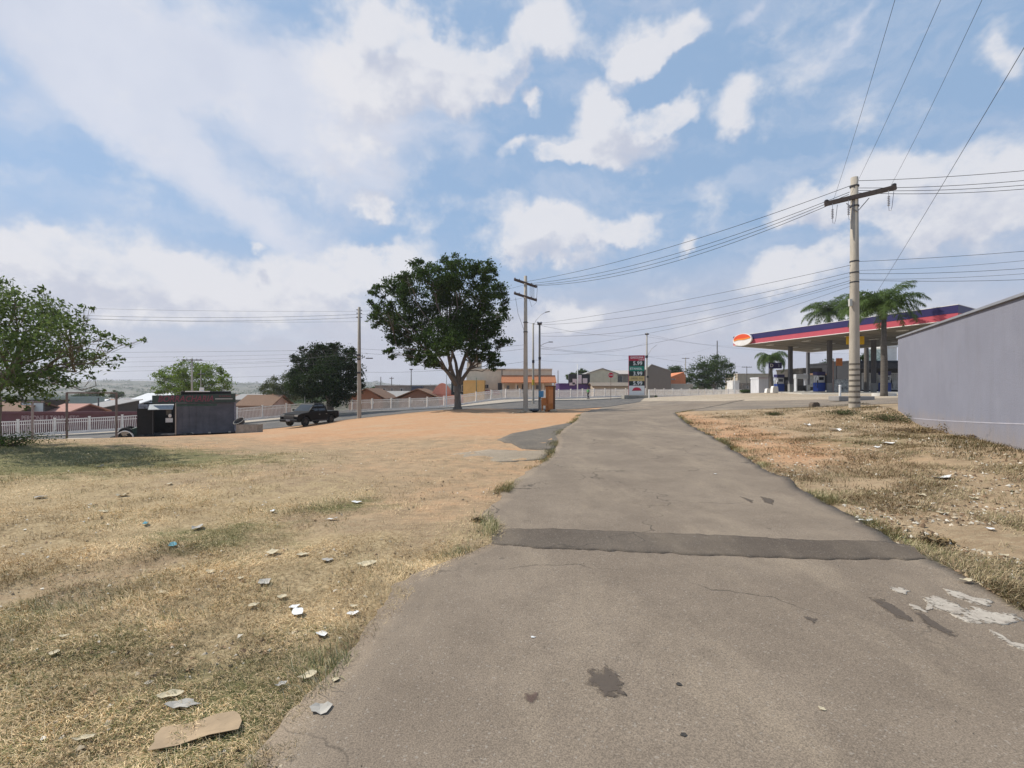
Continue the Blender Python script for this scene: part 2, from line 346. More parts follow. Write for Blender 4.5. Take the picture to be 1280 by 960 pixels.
def asphalt(name, dark, light, dusty=(.36, .29, .21), dust=.5, seed=0., grain=1.0):
    m, t, b, NN, LL, noise, ramp, mix, math_, bump, pos = nodemat(name)
    mp = NN('ShaderNodeMapping'); mp.inputs['Location'].default_value = (seed, seed * .7, 0); LL(pos, mp.inputs[0]); p = mp.outputs[0]
    big = noise(.45, 6, .62, p); mid = noise(2.2, 7, .68, p); vor = NN('ShaderNodeTexVoronoi'); vor.inputs['Scale'].default_value = 105; LL(p, vor.inputs['Vector'])
    fine = noise(140, 3, .7, p)
    col = mix(ramp(big, .3, .7), dark, light)
    col = mix(ramp(mid, .35, .75, 0, .5), col, tuple(c * .8 for c in dark))
    col = mix(ramp(noise(.9, 7, .7, p, (1, .35, 1)), .45, .7, 0, dust), col, dusty)
    agg = mix(ramp(fine, .3, .72), (.62, .62, .62), (1.35, 1.33, 1.3)); col = mix(1.0, col, agg, 'MULTIPLY')
    sep_ = NN('ShaderNodeSeparateColor'); LL(vor.outputs['Color'], sep_.inputs[0])
    col = mix(ramp(sep_.outputs[0], .955, .99, 0, .35 * grain), col, (.5, .46, .40))
    col = mix(ramp(sep_.outputs[1], .96, .99, 0, .45 * grain), col, (.04, .035, .03))
    # stray stains
    st = noise(1.35, 4, .55, p); col = mix(ramp(st, .68, .74, 0, .35), col, (.07, .058, .048))
    st2 = noise(7, 3, .5, p); col = mix(ramp(st2, .72, .77, 0, .5), col, (.09, .075, .06))
    # hairline cracks
    cv = NN('ShaderNodeTexVoronoi', feature='DISTANCE_TO_EDGE'); cv.inputs['Scale'].default_value = .38
    dv = NN('ShaderNodeVectorMath', operation='ADD'); LL(p, dv.inputs[0]); nn = NN('ShaderNodeTexNoise'); nn.inputs['Scale'].default_value = 1.6; nn.inputs['Detail'].default_value = 6; LL(p, nn.inputs['Vector'])
    LL(nn.outputs['Color'], dv.inputs[1]); LL(dv.outputs[0], cv.inputs['Vector'])
    crk = math_('MULTIPLY', ramp(cv.outputs['Distance'], .006, .0015), ramp(noise(.6, 3, .5, p), .44, .56))
    col = mix(math_('MULTIPLY', crk, .75), col, (.06, .05, .04))
    LL(col, b.inputs['Base Color']); b.inputs['Roughness'].default_value = .9; b.inputs['Specular IOR Level'].default_value = .22
    nb = bump(fine, .55 * grain, .006); nb = bump(mid, .35, .03, nb); LL(nb, b.inputs['Normal'])
    return m
A_road = asphalt('worn_asphalt', (.198, .157, .119), (.262, .211, .160), dust=.45, grain=.7)
A_patch = asphalt('patch_asphalt', (.108, .086, .067), (.140, .114, .090), dust=.25, seed=11, grain=.6)
A_street = asphalt('street_asphalt', (.11, .105, .10), (.15, .14, .13), dust=.25, seed=23, grain=.5)
A_junc = asphalt('dusty_asphalt', (.20, .165, .13), (.27, .22, .17), dust=.6, seed=5, grain=.5)
A_conc = asphalt('concrete_yard', (.38, .315, .235), (.48, .40, .305), dusty=(.42, .33, .23), dust=.5, seed=41, grain=.3)
A_pave = asphalt('pavement_concrete', (.36, .31, .25), (.46, .40, .33), dusty=(.45, .38, .29), dust=.4, seed=31, grain=.3)
A_old = asphalt('crumbled_concrete', (.29, .235, .17), (.38, .31, .23), dusty=(.42, .34, .24), dust=.6, seed=71, grain=1.0)

def resample(pl, n):
    pl = np.asarray(pl, float); d = np.r_[0, np.cumsum(np.hypot(*np.diff(pl, axis=0).T))]; t = np.linspace(0, d[-1], n)
    return np.stack([np.interp(t, d, pl[:, 0]), np.interp(t, d, pl[:, 1])], 1)
def strip(name, A, B, m, off, n=80, k=16, jit=0., lip=.04, t0=None):
    A = resample(A, n); B = resample(B, n); s = np.linspace(0, 1, k + 1)
    if jit:
        q = np.arange(n) * .37
        A = A + np.stack([(fb(q, q * 0 + 1, 3) - .5), (fb(q, q * 0 + 5, 3) - .5)], 1) * jit
        B = B + np.stack([(fb(q, q * 0 + 9, 3) - .5), (fb(q, q * 0 + 13, 3) - .5)], 1) * jit
    P = A[:, None] * (1 - s[None, :, None]) + B[:, None] * s[None, :, None]
    Z = Hs(P[..., 0], P[..., 1]) + off
    P = np.concatenate([P[:, :1], P, P[:, -1:]], 1); Z = np.concatenate([Z[:, :1] - lip - off, Z, Z[:, -1:] - lip - off], 1)
    V = np.stack([P[..., 0].ravel(), P[..., 1].ravel(), Z.ravel()], 1); w = k + 3
    i = np.arange(n * w).reshape(n, w); Fq = np.stack([i[:-1, :-1].ravel(), i[:-1, 1:].ravel(), i[1:, 1:].ravel(), i[1:, :-1].ravel()], 1)
    if (B[0] - A[0])[0] * (A[1] - A[0])[1] - (B[0] - A[0])[1] * (A[1] - A[0])[0] < 0: Fq = Fq[:, ::-1]
    o = npmesh(name, V, Fq, m, smooth=False); o['kind'] = 'structure'; return o
def blobsheet(name, pts, m, off, jit=.05, rings=6, n=90):
    """closed irregular patch as a thin raised sheet"""
    pts = np.asarray(pts, float); c = pts.mean(0); P = resample(np.vstack([pts, pts[:1]]), n + 1)[:-1]
    a = np.arange(n); sz_ = np.hypot(*(P - c).T).mean(); nz_ = fb(np.cos(2 * np.pi * a / n) * 2.2 + len(pts) * 3.1 + pts[0, 0], np.sin(2 * np.pi * a / n) * 2.2 + pts[0, 1], 5, 1.3); P = c + (P - c) * (1 + np.clip(jit / sz_, 0, .35) * 3 * (nz_ - .5))[:, None]
    rr = np.linspace(0, 1, rings + 1)[1:]
    G = c + (P[None] - c) * rr[:, None, None]; Z = Hs(G[..., 0], G[..., 1]) + off
    G = np.concatenate([G, G[-1:]]); Z = np.concatenate([Z, Z[-1:] - .03])
    V = np.vstack([[c[0], c[1], H(*c) + off], np.stack([G[..., 0].ravel(), G[..., 1].ravel(), Z.ravel()], 1)])
    i = 1 + np.arange((rings + 1) * n).reshape(rings + 1, n); j = np.roll(i, -1, 1)
    area = np.sum(P[:, 0] * np.roll(P[:, 1], -1) - P[:, 1] * np.roll(P[:, 0], -1))
    Q = np.stack([i[:-1].ravel(), i[1:].ravel(), j[1:].ravel(), j[:-1].ravel()], 1); T = np.stack([np.zeros(n, int), i[0], j[0]], 1)
    if area < 0: Q = Q[:, ::-1]; T = T[:, ::-1]
    o = npmesh(name, V, [T, Q], m); o['kind'] = 'structure'
    e_ = np.r_[1, np.repeat(np.r_[1 - rr, 0], n)]; a_ = o.data.color_attributes.new('edge', 'FLOAT_COLOR', 'POINT'); c_ = np.ones((len(V), 4), np.float32); c_[:, :3] = e_[:, None]; a_.data.foreach_set('color', c_.ravel()); return o
# driveway from the camera to the junction
yy = np.concatenate([np.arange(-10, 12, .06), np.arange(12, 41, .25)])
LA = np.stack([road_left(yy) + edge_jit(yy, 3.), yy], 1); LB = np.stack([road_right(yy) + edge_jit(yy, 11.), yy], 1)
def strip_raw(name, A, B, m, off, k=24):
    s = np.linspace(0, 1, k + 1); P = A[:, None] * (1 - s[None, :, None]) + B[:, None] * s[None, :, None]; Z = Hs(P[..., 0], P[..., 1]) + off
    P = np.concatenate([P[:, :1], P, P[:, -1:]], 1); Z = np.concatenate([Z[:, :1] - .08, Z, Z[:, -1:] - .08], 1)
    V = np.stack([P[..., 0].ravel(), P[..., 1].ravel(), Z.ravel()], 1); w = k + 3; n = len(A)
    i = np.arange(n * w).reshape(n, w); Fq = np.stack([i[:-1, :-1].ravel(), i[:-1, 1:].ravel(), i[1:, 1:].ravel(), i[1:, :-1].ravel()], 1)
    o = npmesh(name, V, Fq, m); o['kind'] = 'structure'; return o
strip_raw('driveway', LA, LB, A_road, .022)
def P2(px, py, z=0.): Y = (EYE - z) * F / (py - HY); return ((px - CX) / F * Y, Y)
# dark resurfaced band across the drive
top = [P2(616,664),(0,0),P2(760,666),P2(900,671),P2(1010,678),P2(1100,680),P2(1140,686)]; top[1] = P2(680, 663)
bot = [P2(613,683),P2(680,688),P2(780,692),P2(900,697),P2(1010,701),P2(1100,703),P2(1156,703)]
strip('asphalt_band', bot, top, A_patch, .0285, n=120, k=8, jit=.07, lip=.0)
blobsheet('asphalt_patch', [P2(622,548),P2(640,541),P2(714,529),P2(722,534),P2(706,548),P2(690,563),P2(655,561),P2(640,553)], asphalt('apron_asphalt', (.13,.112,.092), (.17,.147,.12), dust=.25, seed=51), .016, jit=.12)
blobsheet('concrete_patch', [P2(560,566),P2(610,560),P2(680,562),P2(690,566),P2(672,575),P2(620,577),P2(560,572)], A_old, .012, jit=.15)
stainm = mat('oil_stain', (.085, .068, .055), .9, .35, 40, dirt=(.12, .095, .075))
def worn(m, lo=.42, hi=.5, sc=26, fade=.35, top=1):
    t = m.node_tree; b = t.nodes['Principled BSDF']; g_ = t.nodes.new('ShaderNodeNewGeometry'); n_ = t.nodes.new('ShaderNodeTexNoise'); n_.inputs['Scale'].default_value = sc; n_.inputs['Detail'].default_value = 6; n_.inputs['Roughness'].default_value = .7
    r_ = t.nodes.new('ShaderNodeMapRange'); r_.inputs[1].default_value = lo; r_.inputs[2].default_value = hi; t.links.new(g_.outputs['Position'], n_.inputs['Vector']); v_ = t.nodes.new('ShaderNodeVertexColor'); v_.layer_name = 'edge'; s_ = t.nodes.new('ShaderNodeSeparateColor'); t.links.new(v_.outputs[0], s_.inputs[0]); m_ = t.nodes.new('ShaderNodeMath'); m_.operation = 'MULTIPLY_ADD'; m_.inputs[1].default_value = fade; t.links.new(s_.outputs[0], m_.inputs[0]); t.links.new(n_.outputs[0], m_.inputs[2])
    t.links.new(m_.outputs[0], r_.inputs[0]); r_.inputs[4].default_value = top; t.links.new(r_.outputs[0], b.inputs['Alpha'])
worn(stainm, .50, .66, 30, .45, .85)
blobsheet('road_stain', [P2(735,842),P2(760,838),P2(786,855),P2(780,872),P2(757,877),P2(732,860)], stainm, .0258, jit=.03)
stainb = mat('brown_stain', (.13, .085, .07), .9, .3, 30); worn(stainb, .48, .75, 30, .5, .7); blobsheet('road_stain', [P2(656,872),P2(672,869),P2(675,880),P2(662,886),P2(654,880)], stainb, .0258, jit=.01)
for q in ([(1085,750),(1105,752),(1143,778),(1140,782),(1120,775)], [(1137,765),(1150,768),(1175,785),(1198,797),(1190,801),(1160,785)], [(950,622),(968,626),(966,633),(955,630)], [(925,622),(942,627),(940,631)], [(1002,773),(1022,777),(1018,783)]):
    blobsheet('road_stain', [P2(*p) for p in q], stainm, .0258, jit=.015)
# street running along the white fence, its pavement, the junction and the concrete yard
near = [(xz(px, Y), Y) for px, Y in ((-400,22),(-150,27),(0,31),(150,34.5),(310,38.5),(400,41),(450,43.3),(560,43.8),(655,43),(700,42),(760,44),(800,50))]
FL = lambda X, off: (X + .532 * off, 45 + .628 * (X + 44) - .847 * off)       # fence line shifted toward the street
kerb = [FL(x, 6.6) for x in np.linspace(-95, 19, 12)]
strip('street', near, kerb, A_street, .018, n=90, k=24, lip=0.)
strip('pavement', [FL(x, 6.7) for x in np.linspace(-95, 19, 12)], [FL(x, -.6) for x in np.linspace(-95, 19, 12)], A_pave, .15, n=90, k=8, lip=.12)
strip('junction', [(7.2,40.5),(10.3,29.5),(13,27.2),(16.5,24.8),(21,24),(34,24),(60,24)], [(12,56),(17,44),(20,36),(24,31.5),(30,30),(40,30),(62,30)], A_junc, .014, n=80, k=20, lip=0.)
strip('concrete_yard', [(12,55.6),(17,43.8),(20,35.8),(24,31.4),(30,29.9),(40,29.9),(62,29.9)], [(16,69),(30,90),(50,103),(70,104),(90,100),(100,90),(110,60)], A_conc, .010, n=80, k=40, lip=0.)
# ================================================================== MESH BUILDER
class MB:
    def __init__(s): s.v = []; s.f = []
    def add(s, vs, fs):
        n = len(s.v); s.v += [tuple(v) for v in vs]; s.f += [tuple(n + i for i in f) for f in fs]; return s
    def box(s, c, d, rz=0, rx=0, ry=0, taper=1.0):
        hx, hy, hz = d[0] / 2, d[1] / 2, d[2] / 2; M_ = Matrix.Rotation(rz, 3, 'Z') @ Matrix.Rotation(ry, 3, 'Y') @ Matrix.Rotation(rx, 3, 'X'); c = Vector(c)
        P = []
        for z in (-1, 1):
            k = 1 if z < 0 else taper
            for x, y in ((-1, -1), (1, -1), (1, 1), (-1, 1)): P.append(c + M_ @ Vector((x * hx * k, y * hy * k, z * hz)))
        return s.add(P, [(3,2,1,0),(4,5,6,7),(0,1,5,4),(1,2,6,5),(2,3,7,6),(3,0,4,7)])
    def tube(s, pts, r, n=8, caps=True):
        pts = [Vector(p) for p in pts]; k = len(pts); rr = r if hasattr(r, '__len__') else [r] * k
        rings = []; up = None
        for i, p in enumerate(pts):
            t = (pts[min(i + 1, k - 1)] - pts[max(i - 1, 0)]).normalized()
            if up is None:
                up = Vector((0, 0, 1)) if abs(t.z) < .9 else Vector((1, 0, 0))
            a = t.cross(up).normalized(); b = a.cross(t).normalized(); up = b
            rings.append([p + (a * math.cos(2 * math.pi * j / n) + b * math.sin(2 * math.pi * j / n)) * rr[i] for j in range(n)])
        V = [v for q in rings for v in q]; Fc = []
        for i in range(k - 1):
            for j in range(n): j2 = (j + 1) % n; Fc.append((i * n + j, i * n + j2, (i + 1) * n + j2, (i + 1) * n + j))
        if caps: Fc += [tuple(range(n))[::-1], tuple((k - 1) * n + j for j in range(n))]
        return s.add(V, Fc)
    def lathe(s, c, prof, n=16, axis='Z', closed=False):
        c = Vector(c); V = []; Fc = []
        for r, z in prof:
            for j in range(n):
                a = 2 * math.pi * j / n; x, y = r * math.cos(a), r * math.sin(a)
                V.append(c + (Vector((x, y, z)) if axis == 'Z' else Vector((z, x, y)) if axis == 'X' else Vector((y, z, x))))
        k = len(prof)
        for i in range(k - 1 if not closed else k):
            i2 = (i + 1) % k
            for j in range(n): j2 = (j + 1) % n; Fc.append((i * n + j, i * n + j2, i2 * n + j2, i2 * n + j))
        if not closed: Fc += [tuple(range(n))[::-1], tuple((k - 1) * n + j for j in range(n))]
        return s.add(V, Fc)
    def prism(s, poly, y0, y1, plane='XZ', xf=None):
        """poly of (a,b) extruded; plane XZ extrudes along Y, YZ along X, XY along Z"""
        n = len(poly)
        mk = {'XZ': lambda a, b, t: Vector((a, t, b)), 'YZ': lambda a, b, t: Vector((t, a, b)), 'XY': lambda a, b, t: Vector((a, b, t))}[plane]
        V = [mk(a, b, y0) for a, b in poly] + [mk(a, b, y1) for a, b in poly]
        if xf: V = [xf(v) for v in V]
        Fc = [tuple(range(n)), tuple(range(n, 2 * n))[::-1]] + [(i, n + i, n + (i + 1) % n, (i + 1) % n) for i in range(n)]
        return s.add(V, Fc)
    def build(s, name, m, parent=None, loc=None, rz=None, bevel=0, smooth=False):
        me = bpy.data.meshes.new(name); me.from_pydata(s.v, [], s.f)
        bm = bmesh.new(); bm.from_mesh(me); bmesh.ops.recalc_face_normals(bm, faces=bm.faces); bm.to_mesh(me); bm.free()
        me.update(); me.materials.append(m)
        if smooth: me.polygons.foreach_set('use_smooth', [True] * len(me.polygons))
        o = bpy.data.objects.new(name, me); COL.objects.link(o)
        if parent: o.parent = parent
        if loc is not None: o.location = loc
        if rz is not None: o.rotation_euler = (0, 0, rz)
        if bevel:
            b = o.modifiers.new('bevel', 'BEVEL'); b.width = bevel; b.segments = 2; b.limit_method = 'ANGLE'
        return o
def lettering(name, text, size, m, parent, loc, rot=(R(90), 0, 0), ext=.01, shear=0, ax='CENTER', sx=1):
    cu = bpy.data.curves.new(name, 'FONT'); cu.body = text; cu.size = size; cu.extrude = ext; cu.align_x = ax; cu.align_y = 'CENTER'; cu.shear = shear; cu.offset = size * .012; cu.resolution_u = 3
    t_ = bpy.data.objects.new('tmp', cu); COL.objects.link(t_); dg = bpy.context.evaluated_depsgraph_get(); me = bpy.data.meshes.new_from_object(t_.evaluated_get(dg)); me.name = name
    bpy.data.objects.remove(t_); me.materials.clear(); me.materials.append(m)
    o = bpy.data.objects.new(name, me); COL.objects.link(o); o.parent = parent; o.location = loc; o.rotation_euler = rot; o.scale = (sx, 1, 1); return o
def dup(root, loc, rz=None, label=None):
    def cpy(o, par):
        c = o.copy(); COL.objects.link(c); c.parent = par
        for ch in [x for x in bpy.data.objects if x.parent == o]: cpy(ch, c)
        return c
    kids = list(bpy.data.objects); r = root.copy(); COL.objects.link(r)
    for ch in [x for x in kids if x.parent == root]:
        c = ch.copy(); COL.objects.link(c); c.parent = r
        for g in [x for x in kids if x.parent == ch]: d = g.copy(); COL.objects.link(d); d.parent = c
    r.location = loc
    if rz is not None: r.rotation_euler = (0, 0, rz)
    if label: r['label'] = label
    return r

# ================================================================== TREES
def leafmat(name, col, trans=.35):
    if name in MATS: return MATS[name]
    m = mat(name, col, .7, .25, 1.2, tint=True, spec=.1); t = m.node_tree; b = t.nodes['Principled BSDF']; out = t.nodes['Material Output']
    tr = t.nodes.new('ShaderNodeBsdfTranslucent'); ms = t.nodes.new('ShaderNodeMixShader'); ms.inputs[0].default_value = trans
    src = b.inputs['Base Color'].links[0].from_socket; t.links.new(src, tr.inputs[0]); t.links.new(b.outputs[0], ms.inputs[1]); t.links.new(tr.outputs[0], ms.inputs[2]); t.links.new(ms.outputs[0], out.inputs['Surface'])
    return m
BARK = mat('bark', (.20, .165, .13), .9, .4, 5, streak=(3, 3, .6), bump=.8, bscale=9)
BARK_PALE = mat('pale_bark', (.34, .31, .27), .9, .3, 4, streak=(3, 3, .5), bump=.6, bscale=9)
def leaves(name, cen, nrm_bias, size, m, parent, asp=.5, tintspread=.35, rs=RS, droop=.0):
    n = len(cen); d = rs.normal(size=(n, 3)); d[:, 2] -= droop; d /= np.linalg.norm(d, axis=1)[:, None]
    u = rs.normal(size=(n, 3)); u[:, 2] += nrm_bias; u -= (u * d).sum(1)[:, None] * d; u /= np.linalg.norm(u, axis=1)[:, None]; w = np.cross(d, u)
    sz = size * rs.uniform(.6, 1.35, n)[:, None]
    V = np.empty((n, 4, 3)); V[:, 0] = cen - d * sz * .5; V[:, 2] = cen + d * sz * .5; V[:, 1] = cen + w * sz * asp * .5 + u * sz * .07; V[:, 3] = cen - w * sz * asp * .5 + u * sz * .07
    tn = 1 + (rs.rand(n) - .5)[:, None] * tintspread * 2; hue = rs.rand(n)[:, None] * np.array([[.25, .08, -.1]]) + 1
    c = np.repeat((tn * hue)[:, None], 4, 1).reshape(-1, 3)
    return npmesh(name, V.reshape(-1, 3), np.arange(n * 4).reshape(n, 4), m, parent, cols=c)
def tree(name, label, base, lobes, nleaf, lsize, lm, trunk_r, fork_h, group=None, bark=None, nb=None, seed=1, spread=.30, clumps=13, bias=1.0, droop=0, trunk_lean=(0, 0), twig=True, asp=.5, lobe_jit=.1, nlimb=5):
    """lobes in world coordinates (x,y,z,r)"""
    rs = np.random.RandomState(seed); base = Vector(base); bark = bark or BARK
    root = thing(name, label, 'tree', base, 0, group)
    b = np.array(base); LB = np.array([(x - b[0], y - b[1], z - b[2], r) for x, y, z, r in lobes], float)
    w = LB[:, 3] ** 2.2; w /= w.sum(); cen = []
    clist = []
    for k, (x, y, z, r) in enumerate(LB):
        nk = max(3, int(clumps * (r / LB[:, 3].mean()) ** 1.3))
        d = rs.normal(size=(nk, 3)); d /= np.linalg.norm(d, axis=1)[:, None]; rad = r * rs.uniform(.35, 1.02, nk)[:, None] ** .6
        cc = np.array([x, y, z]) + d * rad * np.array([1, 1, .88]); clist.append(cc)
        per = int(nleaf * w[k] / nk) + 1
        for c in cc:
            s = r * spread * rs.uniform(.55, 1.35)
            e = rs.normal(size=(int(per * rs.uniform(.5, 1.5)) + 2, 3)) * s * np.array([1, 1, .62]); cen.append(c + e)
    cen = np.vstack(cen); lf = leaves('crown', cen, bias, lsize, lm, root, asp=asp, rs=rs, droop=droop)
    # trunk and limbs, one woody mesh
    t = MB(); fk = Vector((trunk_lean[0], trunk_lean[1], fork_h)); r0 = trunk_r
    t.tube([(0, 0, -.3), (0, 0, .05), fk * .12 + Vector((.02, 0, 0)), fk * .4, fk * .72 + Vector((rs.normal() * r0 * .2, 0, 0)), fk], [r0 * 1.75, r0 * 1.45, r0 * 1.08, r0 * .95, r0 * .92, r0 * .98], 12)
    # main limbs: lobes gathered into a few leaders that fork again
    K = min(nlimb, len(LB)); az_ = np.arctan2(LB[:, 1], LB[:, 0]); hz_ = LB[:, 2] - fork_h
    cents = LB[rs.choice(len(LB), K, replace=False, p=w), :3].copy()
    for _ in range(6):
        lab = np.argmin(((LB[:, None, :3] - cents[None]) ** 2).sum(-1), 1)
        for j in range(K):
            if (lab == j).any(): cents[j] = LB[lab == j, :3].mean(0)
    for j in range(K):
        idx = np.where(lab == j)[0]
        if not len(idx): continue
        tgt = fk.lerp(Vector(cents[j]), .52); L_ = (tgt - fk).length; side = Vector(rs.normal(size=3)); side.z = 0
        rl = r0 * min(.72, .36 + .055 * len(idx)); mid = fk.lerp(tgt, .5) + side * L_ * .07 + Vector((0, 0, L_ * .06)); st = fk - Vector((0, 0, r0 * .9 * rs.rand()))
        t.tube([st, fk.lerp(mid, .5) + side * L_ * .03, mid, tgt], [rl, rl * .88, rl * .75, rl * .6], 8)
        for k in idx:
            c = Vector(LB[k, :3]); s0 = mid.lerp(tgt, rs.uniform(.3, 1)); l2 = (c - s0).length; m2 = s0.lerp(c, .5) + Vector(rs.normal(size=3)) * l2 * lobe_jit; rr = min(rl * .52, .07 * LB[k, 3] + .012)
            t.tube([s0, s0.lerp(m2, .5) + Vector((0, 0, l2 * .03)), m2, m2.lerp(c, .55) + Vector(rs.normal(size=3)) * l2 * .04, c], [rr, rr * .75, rr * .55, rr * .35, rr * .16], 6)
            if twig:
                for cc in clist[k][:8]:
                    s_ = m2.lerp(c, rs.uniform(.2, 1)); cc = Vector(cc); t.tube([s_, s_.lerp(cc, .5) + Vector(rs.normal(size=3)) * .08 * LB[k, 3], cc], [rr * .3, rr * .17, rr * .06], 4)
    t.build('trunk', bark, root, smooth=True)
    return root
def lobes_px(lst, Y, depth=.7, seed=3):
    rs = np.random.RandomState(seed); out = []; xs = [l[0] for l in lst]; cx = (min(xs) + max(xs)) / 2; hw = (max(xs) - min(xs)) / 2 + 1
    for l in lst:
        px, py, r = l[:3]; lim = math.sqrt(max(.05, 1 - ((px - cx) / hw) ** 2)) * hw * depth
        dy = (l[3] if len(l) > 3 else rs.uniform(-1, 1) * lim) * Y / F
        YY = Y + dy; p = at(px, py, YY); out.append((p.x, p.y, p.z, r * YY / F))
    return out
M_leaf_dark = leafmat('leaf_dark', (.040, .078, .016), .35)
M_leaf_mid = leafmat('leaf_mid', (.055, .095, .024), .38)
M_leaf_bright = leafmat('leaf_bright', (.13, .21, .03), .45)
M_leaf_olive = leafmat('leaf_olive', (.075, .10, .045), .35)
M_frond = leafmat('palm_leaf', (.10, .15, .045), .45)

big = [(474,364,11),(468,400,11),(484,388,13),(497,357,17),(525,335,14),(518,368,22),(494,402,18),(560,327,12),(546,348,22),(579,345,22),(600,336,15),(612,342,12),(620,362,15),(601,374,22),
       (624,394,14),(612,412,17),(629,431,11),(591,402,23),(560,388,26),(529,400,22),(506,424,14),(488,441,9),(535,430,18),(528,452,10),(556,418,22),(611,444,12),(596,432,16),(575,410,22),(631,375,8),(540,456,9),(620,455,9),(508,345,9),(556,360,24),(518,444,13),(545,442,14),(592,446,11),(570,428,16),(498,416,16),(466,384,10),(602,425,15),(538,452,9),(616,452,9)]
tree('street_tree', 'tall dark leafy tree with forked grey trunk on orange earth beside the street', (xz(572, 42), 42, H(xz(572, 42), 42)), lobes_px(big, 42, .75, 5), 54000, .23, M_leaf_dark, .29, 2.1, nlimb=6, bark=mat('grey_bark', (.17, .15, .13), .9, .4, 5, streak=(3, 3, .5), bump=.8, bscale=9), seed=11, clumps=17, spread=.225)
fic = [(400,447,17),(385,457,17),(425,448,17),(440,462,12),(378,482,16),(405,474,22),(430,482,17),(402,434,5),(420,433,6),(379,437,5),(392,438,5),(437,440,6),(411,430,4),(368,448,6),(447,480,8),(395,495,12),(425,497,12),(372,470,10),(414,460,18),(440,448,5)]
tree('street_tree', 'dense black green tree with spiky top, behind the parked pickup truck', (xz(413, 55), 55, H(xz(413, 55), 55)), lobes_px(fic, 55, .8, 8), 44000, .22, leafmat('leaf_black_green', (.022, .045, .011), .25), .42, 1.6, seed=21, clumps=22, spread=.26)
b2 = [(352,482,13),(338,478,9),(366,478,13),(345,494,11),(362,496,12),(330,488,6),(372,465,8),(378,492,10)]
tree('street_tree', 'olive green tree with thin bare twigs, left of the dense dark tree', (xz(356, 82), 82, H(xz(356, 82), 82)), lobes_px(b2, 82, .8, 9), 9000, .26, M_leaf_olive, .3, 2.5, seed=31)
b3 = [(215,466,13),(232,462,12),(252,462,13),(270,466,11),(200,472,9),(284,474,8),(240,474,17),(222,482,14),(262,482,14),(202,486,10),(280,488,9),(245,490,15),(225,494,12)]
tree('umbrella_tree', 'bright green round crowned tree rising behind the black workshop truck', (xz(242, 80), 80, H(xz(242, 80), 80)), lobes_px(b3, 80, .8, 10), 16000, .30, M_leaf_bright, .5, 4.0, seed=41, bark=BARK_PALE, spread=.26)
# near tree at the left edge
lt = [(20,380,28),(60,386,22),(-10,400,45),(40,410,40),(88,412,26),(-40,380,36),(70,440,34),(20,450,42),(-30,460,44),(104,420,16),(128,424,13),(158,428,8),(178,425,5),(110,452,16),(142,456,9),(152,448,5),(96,398,12),(58,366,9),(-2,358,13),(5,480,32),(45,482,24),(75,474,18),(112,384,8),(88,474,9),(118,470,8),(100,440,14),(-70,420,42),(-92,400,34),(30,500,14),(128,492,6),(140,438,6)]
tree('leafy_tree', 'near broadleaf tree reaching its branches in from the left edge', (xz(-8, 14), 14, H(xz(-8, 14), 14)), lobes_px(lt, 13, .55, 12), 13500, .115, leafmat('leaf_near', (.095, .145, .050), .45), .16, 1.5, seed=51, clumps=15, spread=.27, asp=.42, droop=.3, lobe_jit=.08)
# trees on the far right side of the yard
tree('dark_tree', 'wide dark green tree between the orange building and the filling station', (xz(893, 128), 128, H(xz(893, 128), 128)), lobes_px([(885,456,12),(898,452,11),(872,464,10),(910,456,7),(915,466,5),(866,472,8),(890,470,14),(905,474,11),(880,478,11),(862,478,6)], 128, .8, 13), 12000, .42, M_leaf_mid, .5, 2, seed=61)
tree('dark_tree', 'small dark tree peeking over the ridged grey warehouse', (xz(842, 160), 160, 0), lobes_px([(842,463,7),(836,466,5),(849,466,5)], 160, .8, 14), 2500, .5, M_leaf_mid, .4, 3, seed=62)
tree('dark_tree', 'small dark tree left of the dark roofed house, behind the fence', (xz(462, 120), 120, -3), lobes_px([(458,488,5),(468,486,4)], 120, .8, 14), 1500, .4, M_leaf_mid, .3, 3, seed=63)
tree('dark_tree', 'dark round tree seen between the canopy columns', (xz(1012, 84), 84, H(xz(1012, 84), 84)), lobes_px([(1006,472,8),(1016,466,7),(1014,478,8),(1003,480,6),(1020,474,5)], 84, .8, 15), 5000, .26, M_leaf_dark, .3, 2, seed=64)
tree('dark_tree', 'dark palm like tree behind the rear canopy columns', (xz(1040, 80), 80, H(xz(1040, 80), 80)), lobes_px([(1036,458,9),(1046,463,9),(1030,468,8),(1048,474,7)], 80, .8, 16), 5000, .26, M_leaf_dark, .3, 2, seed=65)
for k, (px, py, Y, r, lab) in enumerate([(100,497,190,6,'far dark tree clump left of the bare goal frame bar'),(118,494,200,8,'far dark spreading tree seen through the bare goal frame'),(60,500,150,7,'dark green tree beside the white billboard'),(1083,450,72,8,'green tree beside the raised panel above the shop'),
        (318,500,140,5,'dim tree right of the workshop truck'),(715,472,150,6,'dark tree behind the purple wall'),(727,468,155,7,'taller dark tree behind the purple wall'),(146,494,210,6,'far hazy tree above the white warehouse roof')]):
    z0 = H(xz(px, Y), Y); tree('background_tree', lab, (xz(px, Y), Y, min(z0, EYE - (py + r * 1.5 - HY) / F * Y)), lobes_px([(px - r * .5, py, r * .7), (px + r * .6, py - r * .1, r * .7), (px, py - r * .5, r * .6)], Y, .8, 17 + k), 1800, Y * .0032, M_leaf_mid, .3, 2, seed=70 + k, twig=False, group='trees beyond the white fence')

